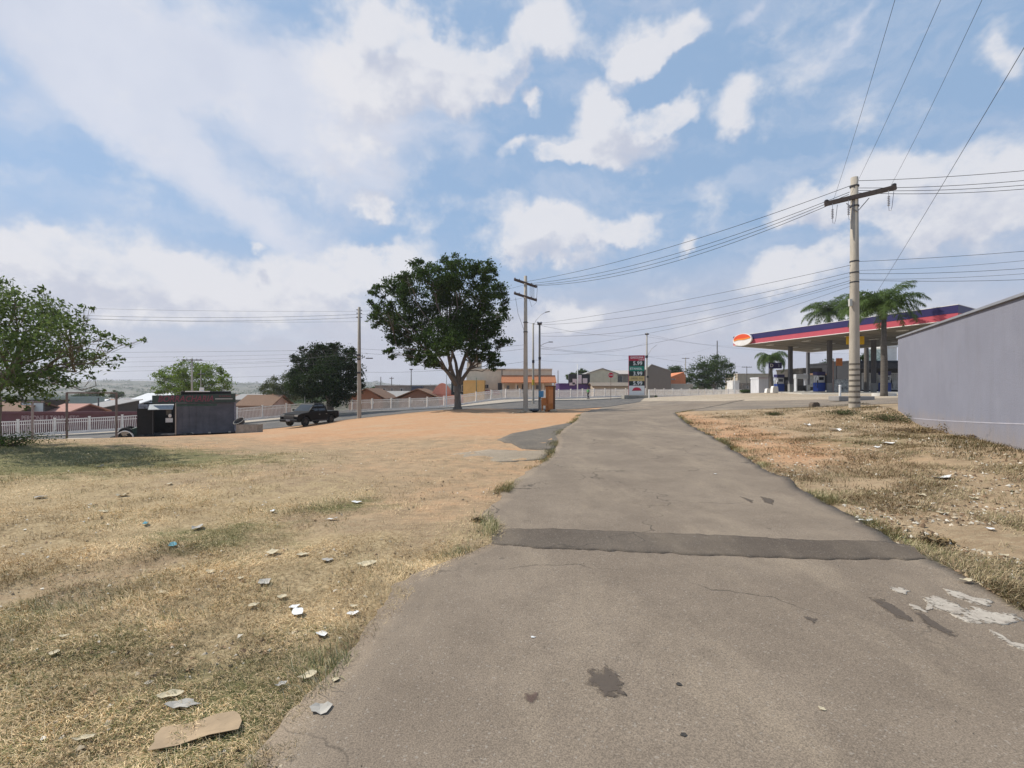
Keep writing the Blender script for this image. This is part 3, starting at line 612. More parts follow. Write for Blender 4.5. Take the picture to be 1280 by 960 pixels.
# ------------------------------------------------------------------ palms
def palm(name, label, base, hc, trunk_r, nfr, fl, seed, group='royal palms at the filling station', droop=1.0):
    rs = np.random.RandomState(seed); root = thing(name, label, 'palm', base, 0, group)
    MB().tube([(0, 0, -.2), (0, 0, .3), (0.02, 0, hc * .35), (-.03, 0, hc * .6), (0, 0, hc * .85)], [trunk_r * 1.5, trunk_r * 1.15, trunk_r * 1.1, trunk_r * .95, trunk_r * .75], 12).build('trunk', mat('palm_trunk', (.12, .105, .09), .9, .3, 3, streak=(1, 1, 6), bump=.5, bscale=5), root, smooth=True)
    MB().tube([(0, 0, hc * .85), (0, 0, hc * .9), (0, 0, hc)], [trunk_r * .8, trunk_r * .85, trunk_r * .45], 10).build('crownshaft', mat('palm_shaft', (.10, .14, .05), .6, .2, 4), root, smooth=True)
    for k in range(nfr):
        a = k * 2.4 + rs.uniform(-.3, .3); t = (k + .5) / nfr; e0 = R(78) - t * R(72); fll = fl * rs.uniform(.85, 1.1)
        V = []; Fc = []; cols = []; p = np.array([0, 0, hc * .985]); ang = e0; segs = 15; path = [p.copy()]; hd = np.array([math.cos(a), math.sin(a), 0])
        for i in range(segs):
            ang -= R(4.2 + 5.5 * (i / segs)) * droop * rs.uniform(.8, 1.2); p = p + (hd * math.cos(ang) + np.array([0, 0, math.sin(ang)])) * fll / segs; path.append(p.copy())
        path = np.array(path); side = np.array([-hd[1], hd[0], 0])
        for i in range(1, segs + 1):
            for q in range(5):
                tt = (i - 1 + q / 5) / segs; pt = path[i - 1] * (1 - q / 5) + path[i] * (q / 5); ll = fl * .24 * math.sin(math.pi * min(.95, .12 + tt * .86)) ** .7
                fwd = path[i] - path[i - 1]; fwd /= np.linalg.norm(fwd)
                for s in (-1, 1):
                    d = side * s * rs.uniform(.6, 1) + fwd * .55 + np.array([0, 0, rs.uniform(-.75, .3)]); d /= np.linalg.norm(d)
                    m1 = pt + d * ll * .55; e = pt + d * ll * .9 + np.array([0, 0, -ll * .35 * droop]); wv = fwd * fl * .0062
                    n = len(V); V += [pt - wv, pt + wv, m1 + wv * 1.1, m1 - wv * 1.1, e]; Fc += [(n, n + 1, n + 2, n + 3)]
                    Fc += [(n + 3, n + 2, n + 4, n + 4)]; cols += [rs.uniform(.7, 1.35)] * 5
        V = np.array(V); q4 = np.array([f for f in Fc if f[2] != f[3]]); q3 = np.array([f[:3] for f in Fc if f[2] == f[3]])
        fr = npmesh('frond', V, [q4, q3], M_frond, root, cols=np.array(cols)[:, None] * np.array([[1, 1, 1]]))
        MB().tube([tuple(x) for x in path[::3]], [.03, .026, .02, .014, .008, .005][:len(path[::3])], 5).build('rachis', MATS['palm_shaft'], fr)
    return root

def P3(px, Y): return (xz(px, Y), Y, H(xz(px, Y), Y))
def topz(py, Y): return EYE - (py - HY) / F * Y
g = P3(1105, 35.5); palm('royal_palm', 'tallest palm, its smooth trunk crossing in front of the striped canopy edge', g, topz(398, 35.5) - g[2] + .9, .2, 26, 3.0, 1, droop=.95)
g = P3(1036, 72); palm('royal_palm', 'bushy palm crown rising over the canopy, left of the banded pole', g, topz(398, 72) - g[2] + 1.0, .26, 24, 4.5, 2, droop=1.0)
if 0: palm('royal_palm', 'palm crown over the canopy hidden mostly behind the banded pole', g, topz(388, 68) - g[2] + .4, .26, 22, 4.6, 5)
g = P3(1083, 60); palm('royal_palm', 'palm crown over the canopy just right of the banded pole', g, topz(386, 60) - g[2] + .4, .24, 22, 4.0, 6)
g = P3(964, 74); palm('royal_palm', 'short drooping palm seen below the left corner of the canopy', g, topz(448, 74) - g[2], .24, 20, 3.3, 3, droop=1.5)

# ================================================================== POLES AND WIRES
CONC = mat('pole_concrete', (.42, .375, .31), .85, .22, 2.2, streak=(2, 2, .5), bump=.25, bscale=25)
WOOD = mat('crossarm_wood', (.105, .085, .075), .85, .35, 3, streak=(1, 6, 6))
CERAM = mat('insulator', (.30, .31, .36), .35, .2, 3, spec=.5)
STEEL = mat('galvanised', (.34, .34, .34), .5, .2, 5, metal=.6)
DARKM = mat('dark_metal', (.045, .045, .05), .5, .3, 4, spec=.4)
CABLE = mat('black_cable', (.03, .03, .033), .6, .2, 2)
BANDM = mat('black_band_paint', (.055, .05, .045), .8, .6, 9, dirt=(.22, .19, .15))
def pole(name, label, px, Y, pytop, r0, r1, group=None, m=None, lean=0):
    x = xz(px, Y); z0 = H(x, Y); h = topz(pytop, Y) - z0
    root = thing(name, label, 'utility pole', (x, Y, z0), 0, group)
    MB().tube([(0, 0, -.4), (0, 0, 0), (lean * .5, 0, h * .5), (lean, 0, h)], [r0, r0, (r0 + r1) / 2, r1], 16).build('shaft', m or CONC, root, smooth=True)
    return root, x, Y, z0, h
WPT = {}
# near pole on the right with one crossarm
rt, x, Y, z0, h = pole('utility_pole', 'nearest concrete pole with black banded foot and a single wooden crossarm', 1068, 23, 222, .235, .155)
def loc_at(px, py, Y): p = at(px, py, Y); return p
arm_a = Vector((-1.22, .55, topz(252, 23) - z0)); arm_b = Vector((1.35, -.6, topz(243, 23) - z0)); d = arm_b - arm_a
arm = MB().box((arm_a + arm_b) / 2 + Vector((0, -.22, 0)), (d.length, .14, .20), rz=math.atan2(d.y, d.x), ry=-math.asin(d.z / d.length)).build('crossarm', WOOD, rt)
MB().tube([(0, -.2, arm_a.z - .55), (.42, -.38, arm_a.z + .02)], .022, 6).tube([(0, -.2, arm_a.z - .55), (-.42, -.05, arm_a.z - .1)], .022, 6).build('brace', STEEL, rt)
for k in range(8):
    zb = .2 + k * .262; MB().lathe((0, 0, zb), [(.236 - zb * .006, 0), (.240 - zb * .006, .01), (.240 - zb * .006, .085), (.236 - zb * .006, .095)], 20).build('painted_band', BANDM, rt)
for zz in (topz(233, 23), topz(258, 23), topz(327, 23), topz(341, 23), topz(353, 23)):
    MB().lathe((0, 0, zz - z0), [(.19, -.03), (.2, -.03), (.2, .03), (.19, .03)], 14).build('steel_band', DARKM, rt)
MB().box((-.28, -.12, topz(379, 23) - z0), (.13, .12, .34)).build('meter_box', mat('grey_box', (.5, .5, .46), .6, .1), rt, bevel=.01)
def strain_insulator(parent, p, hgt):
    q = MB(); p = Vector(p); prof = []
    n = 6
    for i in range(n): z = -hgt * .28 - i * hgt * .085; prof += [(.018, z), (.055, z - .01), (.06, z - .03), (.02, z - .035)]
    q.lathe(p, prof, 10); q.tube([p, p + Vector((0, 0, -hgt * .3))], .012, 5); q.tube([p + Vector((0, 0, -hgt * .75)), p + Vector((.02, 0, -hgt * .98)), p + Vector((.1, 0, -hgt)), p + Vector((.16, 0, -hgt * .8)), p + Vector((.24, 0, -.05))], .012, 5)
    q.build('insulator', CERAM, parent)
for tt in (.10, .33, .88): strain_insulator(rt, arm_a.lerp(arm_b, tt) + Vector((0, -.3, -.08)), .95)
for tt in (.03, .97): MB().lathe(arm_a.lerp(arm_b, tt) + Vector((0, -.22, .1)), [(.03, -.05), (.09, 0), (.1, .05), (.06, .09), (.03, .1)], 10).build('pin_insulator', DARKM, rt)
rtw = lambda px, py, dy=0: at(px, py, 23 + dy)

def hpole(label, px, Y, top, arms, r0=.17, r1=.11, group=None, m=None, name='utility_pole'):
    rt, x, Y, z0, h = pole(name, label, px, Y, top, r0, r1, group, m)
    for (py, half, tilt, yaw) in arms:
        dz = topz(py, Y) - z0
        for s in (-1, 1):
            MB().box((0, s * (r1 + .05), dz), (half * 2, .09, .11), rz=yaw, ry=tilt).build('crossarm', WOOD, rt)
        for u in (-.92, -.55, .5, .92):
            MB().lathe((u * half * math.cos(yaw), u * half * math.sin(yaw), dz - u * half * math.sin(tilt) + .05), [(.02, 0), (.05, .03), (.06, .08), (.03, .13), (.02, .14)], 8).build('insulator', CERAM, rt)
    return rt, x, Y, z0
pb = hpole('concrete pole with two stacked double crossarms, right of the tall tree', 657, 38, 345, [(354,1.05,.18,.5),(371,1.05,.18,.5)], .19, .12)
rt2 = pb[0]; zB = pb[3]
q = MB()
for k in range(6): q.tube([(.35 + .06 * k, -.1, topz(357, 38) - zB), (.33 + .07 * k, -.15, topz(370 + k, 38) - zB)], .008, 4)
q.tube([(-.8, 0, topz(372, 38) - zB), (-.6, 0, topz(392, 38) - zB), (-.15, -.1, topz(412, 38) - zB), (-.1, -.12, topz(430, 38) - zB)], .012, 5)
q.tube([(.3, 0, topz(374, 38) - zB), (.5, 0, topz(384, 38) - zB), (.85, 0, topz(378, 38) - zB), (.95, 0, topz(356, 38) - zB)], .012, 5); q.build('jumper_wires', CABLE, rt2)
for zz in (403, 415): MB().lathe((0, 0, topz(zz, 38) - zB), [(.17, -.03), (.19, -.03), (.19, .03), (.17, .03)], 14).build('steel_band', DARKM, rt2)
# lamp pole and leaning thin pole beside it
rt3, x3, Y3, z3, h3 = pole('lamp_post', 'slim concrete lamp pole with a curved arm, behind the double crossarm pole', 666.5, 60, 404, .16, .10)
rt3['category'] = 'street lamp'
MB().tube([(0, 0, h3 - .4), (.35, -.1, h3 + .35), (.9, -.3, h3 + .95), (1.5, -.4, h3 + 1.3)], .026, 6).build('lamp_arm', STEEL, rt3, smooth=True)
MB().box((1.75, -.42, h3 + 1.35), (.6, .2, .12), ry=-.2).build('lamp_head', mat('lamp_grey', (.4, .4, .4), .5), rt3, bevel=.03)
MB().box((0, -.17, topz(452, 60) - z3), (.3, .2, .35)).build('junction_box', DARKM, rt3)
MB().lathe((0, 0, topz(478, 60) - z3), [(.165, -.35), (.17, -.34), (.17, .34), (.165, .35)], 12).build('yellow_band', mat('yellow_paint', (.5, .36, .05), .7), rt3)
pc = hpole('thin dark sided pole standing right behind the orange kiosk', 674.5, 40, 403, [(405,.18,0,0)], .11, .075, m=mat('weathered_pole', (.26, .24, .21), .85, .4, 3, streak=(3,3,.4)))
MB().tube([(0, 0, topz(433, 40) - pc[3]), (.35, -.2, topz(430, 40) - pc[3]), (.75, -.3, topz(428, 40) - pc[3])], .02, 5).box((.9, -.33, topz(428, 40) - pc[3]), (.35, .14, .07)).build('lamp_arm', STEEL, pc[0])
MB().box((0, -.16, topz(448, 40) - pc[3]), (.22, .16, .22)).build('junction_box', DARKM, pc[0])
MB().lathe((.12, -.2, topz(496.5, 40) - pc[3]), [(.12, 0), (.2, .02), (.22, .5), (.21, .52), (.19, .5), (.17, .04)], 14).build('bucket', mat('blue_plastic', (.10, .32, .55), .5, .15), pc[0])
pa = hpole('concrete pole at the street edge right of the black pickup truck', 449, 43, 384, [], .19, .12)
for dz, s in ((.25, 1), (.55, 1), (.9, 1)):
    hh = topz(384, 43) - pa[3] - dz; MB().box((.0, 0, hh), (.5, .07, .06), rz=.6).build('bracket', DARKM, pa[0])
for zz in (444, 449, 466): MB().box((0, -.16, topz(zz, 43) - pa[3]), (.3, .14, .16)).build('clamp', DARKM, pa[0])
MB().tube([(0, 0, topz(444, 43) - pa[3]), (.5, -.1, topz(447, 43) - pa[3])], .03, 5).box((.95, -.14, topz(448, 43) - pa[3]), (.6, .16, .08)).build('lamp_arm', DARKM, pa[0])
MB().tube([(0, 0, topz(444, 43) - pa[3]), (-.55, -.1, topz(443, 43) - pa[3])], .03, 5).build('lamp_arm', DARKM, pa[0])
pcn = hpole('slender grey pole beside the tall fuel price sign', 808.6, 71, 416, [(418,.25,0,0)], .14, .09)
MB().tube([(0, 0, topz(446, 71) - pcn[3]), (.7, 0, topz(436, 71) - pcn[3]), (1.5, 0, topz(431, 71) - pcn[3])], .03, 5).build('lamp_arm', STEEL, pcn[0], smooth=True)
MB().box((.05, -.2, topz(471, 71) - pcn[3]), (.3, .2, .3)).build('junction_box', DARKM, pcn[0]); MB().box((-.1, -.2, topz(446, 71) - pcn[3]), (.35, .3, .35)).build('junction_box', DARKM, pcn[0])
def smallpole(px, Y, top, label, arms=(), r=.10, m=None, base=None):
    return hpole(label, px, Y, top, arms, r, r * .7, group='distant poles beyond the fence', m=m)
DK = mat('dark_pole', (.10, .095, .09), .8, .3, 3)
smallpole(240, 70, 448, 'pale pole with a short crossarm in front of the bright green tree', [(450,1.4,0,0)], .15)
smallpole(251, 76, 462, 'thin pale pole beside the short crossarm pole', [(468,.5,0,0)], .10)
smallpole(381, 54, 480, 'thin white post behind the pickup truck cab', [], .05, mat('white_post', (.7, .7, .68), .6))
smallpole(514, 95, 461, 'dark pole left of the tall tree trunk with a wire at its top', [(462,.3,0,0)], .11, DK)
smallpole(476, 120, 471, 'thin dark pole, leftmost of the pair over the dark roofs', [], .12, DK)
smallpole(489.5, 118, 471, 'thin dark pole with tiny crossarm over the dark roofs', [(473,.5,0,0)], .12, DK)
smallpole(558, 60, 452, 'slim white post just left of the tall tree trunk', [], .07, MATS['white_post'])
smallpole(595.5, 84, 472, 'rusty green post in front of the cream wall', [], .09, mat('green_post', (.12, .14, .09), .8))
smallpole(627.5, 90, 461, 'dark pole in front of the orange tiled roof', [(462,.6,0,0)], .11, DK)
smallpole(697.5, 100, 463, 'thin black pole left of the purple building', [], .10, DK)
smallpole(722, 96, 455, 'pale post standing in front of the purple building', [], .12, MATS['white_post'])
smallpole(857, 135, 447, 'pale pole right of the orange gabled building', [(448,1.0,0,0)], .15)
smallpole(896.5, 160, 426, 'dark pole rising out of the wide dark green tree', [], .22, DK)
smallpole(933.5, 120, 458, 'thin T shaped pole left of the filling station', [(459,1.2,0,0)], .10, DK)
smallpole(123, 75, 497, 'dark pole seen through the bare goal frame', [], .14, DK)
smallpole(918, 100, 470, 'thin white pole at the end of the white fence', [], .10, MATS['white_post'])

def cable(p0, p1, sag, label, r=.011, group=None, n=22, name='power_cable'):
    r *= .8
    p0, p1 = Vector(p0), Vector(p1); mid = (p0 + p1) / 2
    pts = [p0.lerp(p1, t) - p0.lerp(p1, 0) * 0 + Vector((0, 0, -4 * sag * t * (1 - t))) - mid for t in np.linspace(0, 1, n)]
    o = MB().tube(pts, r, 5).build(name, CABLE, None, loc=mid, smooth=True)
    return tagp(o, label, 'cable', group)
ordn = ['highest', 'second highest', 'third highest', 'fourth highest', 'fifth highest', 'sixth highest', 'seventh highest', 'eighth highest']
# upper span: near pole -> double crossarm pole
for k, (a, b, s) in enumerate([((1066,231),(658,352),.5),((1062,240),(662,354.5),.75),((1061,243),(668,356),.85),((1060,246),(672,357),.95)]):
    cable(at(*a, 22.95), at(*b, 38), s, f'{ordn[k]} wire sagging from the near pole top to the upper double crossarm', .017, 'wires between the two big poles')
lo = [((1065,331),(676,404),.25),((1065,340),(676,406),.5),((1065,345),(676,417),.5),((1065,350),(676,420),.8),((1065,353),(676,436),.5),((1065,357),(676,443),.9)]
for k, (a, b, s) in enumerate(lo): cable(at(*a, 22.95), at(*b, 40), s, f'{ordn[k]} low cable strung from the near pole to the thin pole by the kiosk', .012 if k in (0, 1, 3) else .009, 'low cables between the near pole and the kiosk pole')
for k, (a, b, s) in enumerate([((1070,226),(1500,186),.25),((1070,235),(1500,196),.35),((1070,238),(1500,202),.4),((1070,241),(1500,206),.45)]):
    cable(at(*a, 22.95), at(b[0], b[1], 20.5), s, f'{ordn[k]} wire leaving the near pole top toward the right edge', .016, 'upper wires leaving right')
for k, (a, b, s) in enumerate([((1070,327),(1500,292),.15),((1070,338),(1500,296),.3),((1070,342),(1500,312),.3),((1070,349),(1500,318),.3),((1070,350),(1500,335),.25)]):
    cable(at(*a, 22.95), at(b[0], b[1], 20.5), s, f'{ordn[k]} low cable running from the near pole to the right edge', .012 if k in (0, 2, 4) else .009, 'low cables leaving right')
# overhead lines coming from behind the viewer
armw = [rt.matrix_basis.translation + arm_a.lerp(arm_b, tt) + Vector((0, -.3, -.1)) for tt in (.10, .33, .88)] if False else [Vector((xz(1068, 23), 23, z0 if False else H(xz(1068, 23), 23))) + arm_a.lerp(arm_b, tt) + Vector((0, -.3, -.05)) for tt in (.10, .33, .88)]
for k, (px, top_) in enumerate([(1122, 'left'), (1183, 'middle'), (1240, 'right')]):
    e = armw[k]; m_ = at(px, 0, 10.4); m_.y = 10.4; far = e + (m_ - e) * 2.4; far.z = e.z + .9
    cable(e, far, .75, f'{top_} of the three steep overhead wires reaching the near pole crossarm', .0065, 'steep overhead wires', 30)
e = at(1079, 392, 41); m_ = at(1280, 45, 11.5); cable(e, e + (m_ - e) * 1.6, .3, 'steep lone overhead wire passing right of the near pole', .010, 'steep overhead wires', 30)
# left side spans
for k, (pyl, pyr, s) in enumerate([(380,389,.35),(383,393,.75),(386,397,.8),(389,402,.5)]):
    cable(at(-160, pyl - 6, 43), at(448, pyr, 43), s, f'{ordn[k]} wire from the left edge to the pole near the pickup', .016 if k in (1, 2) else .010, 'upper wires on the left')
for k, (pyl, pyr, s) in enumerate([(440,437,.15),(446,441,.25),(454,445,.25),(461,449,.3),(468,453,.3),(476,466,.3)]):
    cable(at(-160, pyl, 48), at(448, pyr, 43), s, f'{ordn[k]} low cable from the left edge to the pole near the pickup', .013 if k == 0 else .009, 'low cables on the left')
for k, (pyl, pyr, s) in enumerate([(389,356,.4),(393,372,.4),(436,431,.3),(441,436,.4),(465,452,.3)]):
    cable(at(450, pyl, 43), at(656, pyr, 38), s, f'{ordn[k]} wire from the pickup side pole to the double crossarm pole', .010, 'wires passing the tall tree')
for k, (a, ya, b, yb, s) in enumerate([((659,403),38,(808,418),71,.6),((676,433),40,(808,428),71,.9),((667,450),60,(808,446),71,.5),((810,418),71,(934,432),118,.7),((810,421),71,(1100,440),110,1.2),((810,446),71,(934,458),118,.4),
        ((514,462),95,(627,461),90,.2),((627,461),90,(690,463),88,.2),((240,450),70,(449,440),43,.6),((676,436),40,(897,430),158,2.0)]):
    cable(at(*a, ya), at(*b, yb), s, ['cable from the double crossarm pole to the price sign pole','slack cable from the kiosk pole to the price sign pole','low cable from the lamp pole to the price sign pole','upper cable leaving the price sign pole to the T shaped pole','slack cable leaving the price sign pole behind the canopy','low cable leaving the price sign pole to the T shaped pole','thin wire crossing behind the tall tree trunk','thin wire over the orange tiled roof','wire from the short crossarm pole behind the truck to the street','long sagging wire from the kiosk pole to the wide dark tree'][k], .012)
# ================================================================== SIDE WALL
WALLM = mat('lilac_render', (.218, .224, .272), .9, .10, .5, bump=.3, bscale=26)
wl0 = Vector((15.72, 19.55)); wl1 = Vector((9.92, 9.3)); wd_ = (wl1 - wl0); wl2 = wl1 + wd_ * .42
def weather(m):
    t = m.node_tree; b = t.nodes['Principled BSDF']; src = b.inputs['Base Color'].links[0].from_socket; g_ = t.nodes.new('ShaderNodeNewGeometry'); P_ = g_.outputs['Position']
    def nz(sc3, scale, det=7):
        mp = t.nodes.new('ShaderNodeMapping'); mp.inputs['Scale'].default_value = sc3; t.links.new(P_, mp.inputs[0]); n_ = t.nodes.new('ShaderNodeTexNoise'); n_.inputs['Scale'].default_value = scale; n_.inputs['Detail'].default_value = det; n_.inputs['Roughness'].default_value = .65; t.links.new(mp.outputs[0], n_.inputs['Vector']); return n_.outputs[0]
    def mr(v, a, c, lo=0, hi=1):
        r_ = t.nodes.new('ShaderNodeMapRange'); r_.inputs[1].default_value = a; r_.inputs[2].default_value = c; r_.inputs[3].default_value = lo; r_.inputs[4].default_value = hi; t.links.new(v, r_.inputs[0]); return r_.outputs[0]
    def mx(f, a, col, ):
        m_ = t.nodes.new('ShaderNodeMix'); m_.data_type = 'RGBA'; t.links.new(f, m_.inputs[0]); t.links.new(a, m_.inputs[6]); m_.inputs[7].default_value = (*col, 1); return m_.outputs[2]
    def mul(a, b_):
        m_ = t.nodes.new('ShaderNodeMath'); m_.operation = 'MULTIPLY'; t.links.new(a, m_.inputs[0]); t.links.new(b_, m_.inputs[1]); return m_.outputs[0]
    c = mx(mr(nz((1, 1, .12), 2.4), .52, .75, 0, .35), src, (.17, .165, .19))           # rain streaks
    c = mx(mr(nz((1, 1, 1), .9), .5, .7, 0, .3), c, (.265, .27, .315))                      # faded areas
    sp = t.nodes.new('ShaderNodeSeparateXYZ'); t.links.new(P_, sp.inputs[0])
    ad = t.nodes.new('ShaderNodeMath'); ad.operation = 'MULTIPLY_ADD'; t.links.new(nz((1, 1, .6), 3.0), ad.inputs[0]); ad.inputs[1].default_value = -1.0; t.links.new(sp.outputs[2], ad.inputs[2])
    c = mx(mr(ad.outputs[0], .45, -.25, 0, .45), c, (.33, .25, .17))                       # earth splashed on the foot
    cv = t.nodes.new('ShaderNodeTexVoronoi'); cv.feature = 'DISTANCE_TO_EDGE'; cv.inputs['Scale'].default_value = .55
    ad2 = t.nodes.new('ShaderNodeVectorMath'); ad2.operation = 'ADD'; t.links.new(P_, ad2.inputs[0]); n3_ = t.nodes.new('ShaderNodeTexNoise'); n3_.inputs['Scale'].default_value = 2; n3_.inputs['Detail'].default_value = 6; t.links.new(P_, n3_.inputs['Vector']); t.links.new(n3_.outputs['Color'], ad2.inputs[1]); t.links.new(ad2.outputs[0], cv.inputs['Vector'])
    c = mx(mul(mr(cv.outputs['Distance'], .006, .001, 0, .5), mr(nz((1, 1, 1), .5, 3), .5, .6)), c, (.12, .12, .14))
    t.links.new(c, b.inputs['Base Color'])
root = thing('boundary_wall', 'long plain lilac grey rendered wall at the right edge with a sloping thin cap', 'wall', (wl0.x, wl0.y, 0))
def wtop(t): return 3.69 - .28 * t
nrm_ = Vector((wd_.y, -wd_.x)).normalized()          # away from the viewer side
if nrm_.x < 0: nrm_ = -nrm_
V = []; Fc = []; n = 24
for i in range(n + 1):
    t = 1.42 * i / n; p = wl0 + wd_ * t
    for off in (0, .2):
        q = p + nrm_ * off - wl0
        V += [(q.x, q.y, -.6), (q.x, q.y, wtop(t))]
for i in range(n):
    a = i * 4; b = a + 4; Fc += [(a, b, b + 1, a + 1), (a + 2, a + 3, b + 3, b + 2), (a + 1, b + 1, b + 3, a + 3)]
Fc += [(0, 1, 3, 2), (n * 4, n * 4 + 2, n * 4 + 3, n * 4 + 1)]
MB().add(V, Fc).build('wall_panel', WALLM, root); weather(WALLM)
def along(name, m, z0f, z1f, o0, o1, t0=0., t1=1.42, nn=24):
    V = []; Fc = []
    for i in range(nn + 1):
        t = t0 + (t1 - t0) * i / nn; p = wl0 + wd_ * t
        for off, z in ((o0, z0f(t)), (o1, z0f(t)), (o1, z1f(t)), (o0, z1f(t))):
            q = p + nrm_ * off - wl0; V.append((q.x, q.y, z))
    for i in range(nn):
        for j in range(4): Fc.append((i * 4 + j, i * 4 + (j + 1) % 4, (i + 1) * 4 + (j + 1) % 4, (i + 1) * 4 + j))
    Fc += [(3, 2, 1, 0), tuple(nn * 4 + j for j in range(4))]
    return MB().add(V, Fc).build(name, m, root)
along('cap', mat('metal_cap', (.30, .31, .33), .5, .15, 2, metal=.3), lambda t: wtop(t) + .003, lambda t: wtop(t) + .06, -.06, .26)
zl = lambda t: 1.6 - (33.5 * (1 - t) + 43 * t) / F * (19.55 * (1 - t) + 9.3 * t)
along('render_joint', mat('pale_joint', (.42, .41, .46), .9), lambda t: zl(t) - .012, lambda t: zl(t) + .012, -.006, .02, .08)
# dry creeper at the far top edge
tw = MB(); rs = np.random.RandomState(4); lv = []
for k in range(16):
    t = 1.0 + .35 * rs.rand(); p = wl0 + wd_ * t + nrm_ * .5; b0 = Vector((p.x, p.y, 2.6)); 
    e = Vector((p.x + rs.normal() * .25, p.y + rs.normal() * .25, wtop(t) + rs.uniform(.05, .32))); tw.tube([b0, b0.lerp(e, .6), e], .006, 4); lv += [np.array(e) + rs.normal(size=3) * .06 for _ in range(10)]
ro = thing('shrub', 'leafy shoots showing just above the lilac wall at the right edge', 'shrub', (0, 0, 0)); tw.build('stems', BARK, ro); leaves('foliage', np.array(lv), 1, .07, M_leaf_olive, ro)

# ================================================================== WHITE FENCE
FENW = mat('fence_paint', (.84, .80, .75), .75, .12, 2.0, dirt=(.66, .60, .54))
fdir = Vector((.847, .532)); 
fx0 = -56.0; proot = None
fr = thing('palisade_fence', 'long low white precast fence of posts and barred panels across the street', 'fence', (0, 0, 0))
nseg = 50; panel_me = None
post = MB().box((0, 0, .72), (.15, .15, 1.66)).box((0, 0, 1.58), (.19, .19, .06)).build('post', FENW, fr)
pm = MB()
for z, hgt in ((.22, .10), (1.12, .06), (1.42, .09)): pm.box((0, 0, z), (2.34, .07, hgt))
for k in range(17): pm.box((-1.12 + k * .14, 0, .79), (.045, .045, 1.14))
panel = pm.build('panel', FENW, fr)
a_ = math.atan2(fdir.y, fdir.x)
for k in range(nseg):
    x = fx0 + k * 2.5 * fdir.x * 1.0; y = 45 + .628 * (x + 44); z = H(x, y) + .12
    x2 = x + 2.5 * fdir.x; y2 = 45 + .628 * (x2 + 44); z2 = H(x2, y2) + .12
    p_ = post if k == 0 else post.copy(); q_ = panel if k == 0 else panel.copy()
    for o in (p_, q_):
        if k: COL.objects.link(o)
        o.parent = fr
    p_.location = (x, y, z); p_.rotation_euler = (0, 0, a_)
    q_.location = ((x + x2) / 2, (y + y2) / 2, (z + z2) / 2); q_.rotation_euler = (0, -math.atan2(z2 - z, 2.5), a_)
# solid base course
V = []; Fc = []
for k in range(nseg + 1):
    x = fx0 + k * 2.5 * fdir.x; y = 45 + .628 * (x + 44); z = H(x, y)
    for off in (-.08, .08):
        V += [(x - fdir.y * off, y + fdir.x * off, z - .5), (x - fdir.y * off, y + fdir.x * off, z + .27)]
for i in range(nseg):
    a = i * 4; b = a + 4; Fc += [(a, b, b + 1, a + 1), (a + 2, a + 3, b + 3, b + 2), (a + 1, b + 1, b + 3, a + 3)]
MB().add(V, Fc).build('base_course', FENW, fr)

# ================================================================== BUILDINGS BEYOND THE FENCE
GLASS = mat('dark_glass', (.03, .035, .045), .15, .2, 2, spec=.6)
TILE = mat('clay_tile', (.42, .165, .075), .8, .3, 2, streak=(8, 1.2, 1.2), bump=.5, bscale=6)
TILE_D = mat('brown_tile', (.20, .115, .07), .85, .35, 2, streak=(8, 1.2, 1.2), bump=.5, bscale=6)
GREYR = mat('fibre_cement', (.33, .315, .30), .9, .25, 1.5, streak=(6, 1, 1), bump=.4, bscale=6)
PALER = mat('pale_metal_roof', (.62, .62, .62), .5, .15, 1.5, streak=(8, 1, 1))
WFR = mat('window_frame', (.5, .5, .48), .6)
def winm(o, x, z, w, h, yf, frame=WFR, pane=GLASS, bars=1):
    q = MB(); t = .07
    q.box((x, yf - .03, z + h / 2), (w + t, .12, t)).box((x, yf - .03, z - h / 2), (w + t, .14, t))
    for s in (-1, 1): q.box((x + s * w / 2, yf - .03, z), (t, .12, h - t))
    for b in range(bars): q.box((x - w / 2 + w * (b + 1) / (bars + 1), yf - .025, z), (t * .6, .06, h - t))
    f = q.build('window', frame, o); MB().box((x, yf - .012, z), (w - t, .016, h - t)).build('pane', pane, f); return f
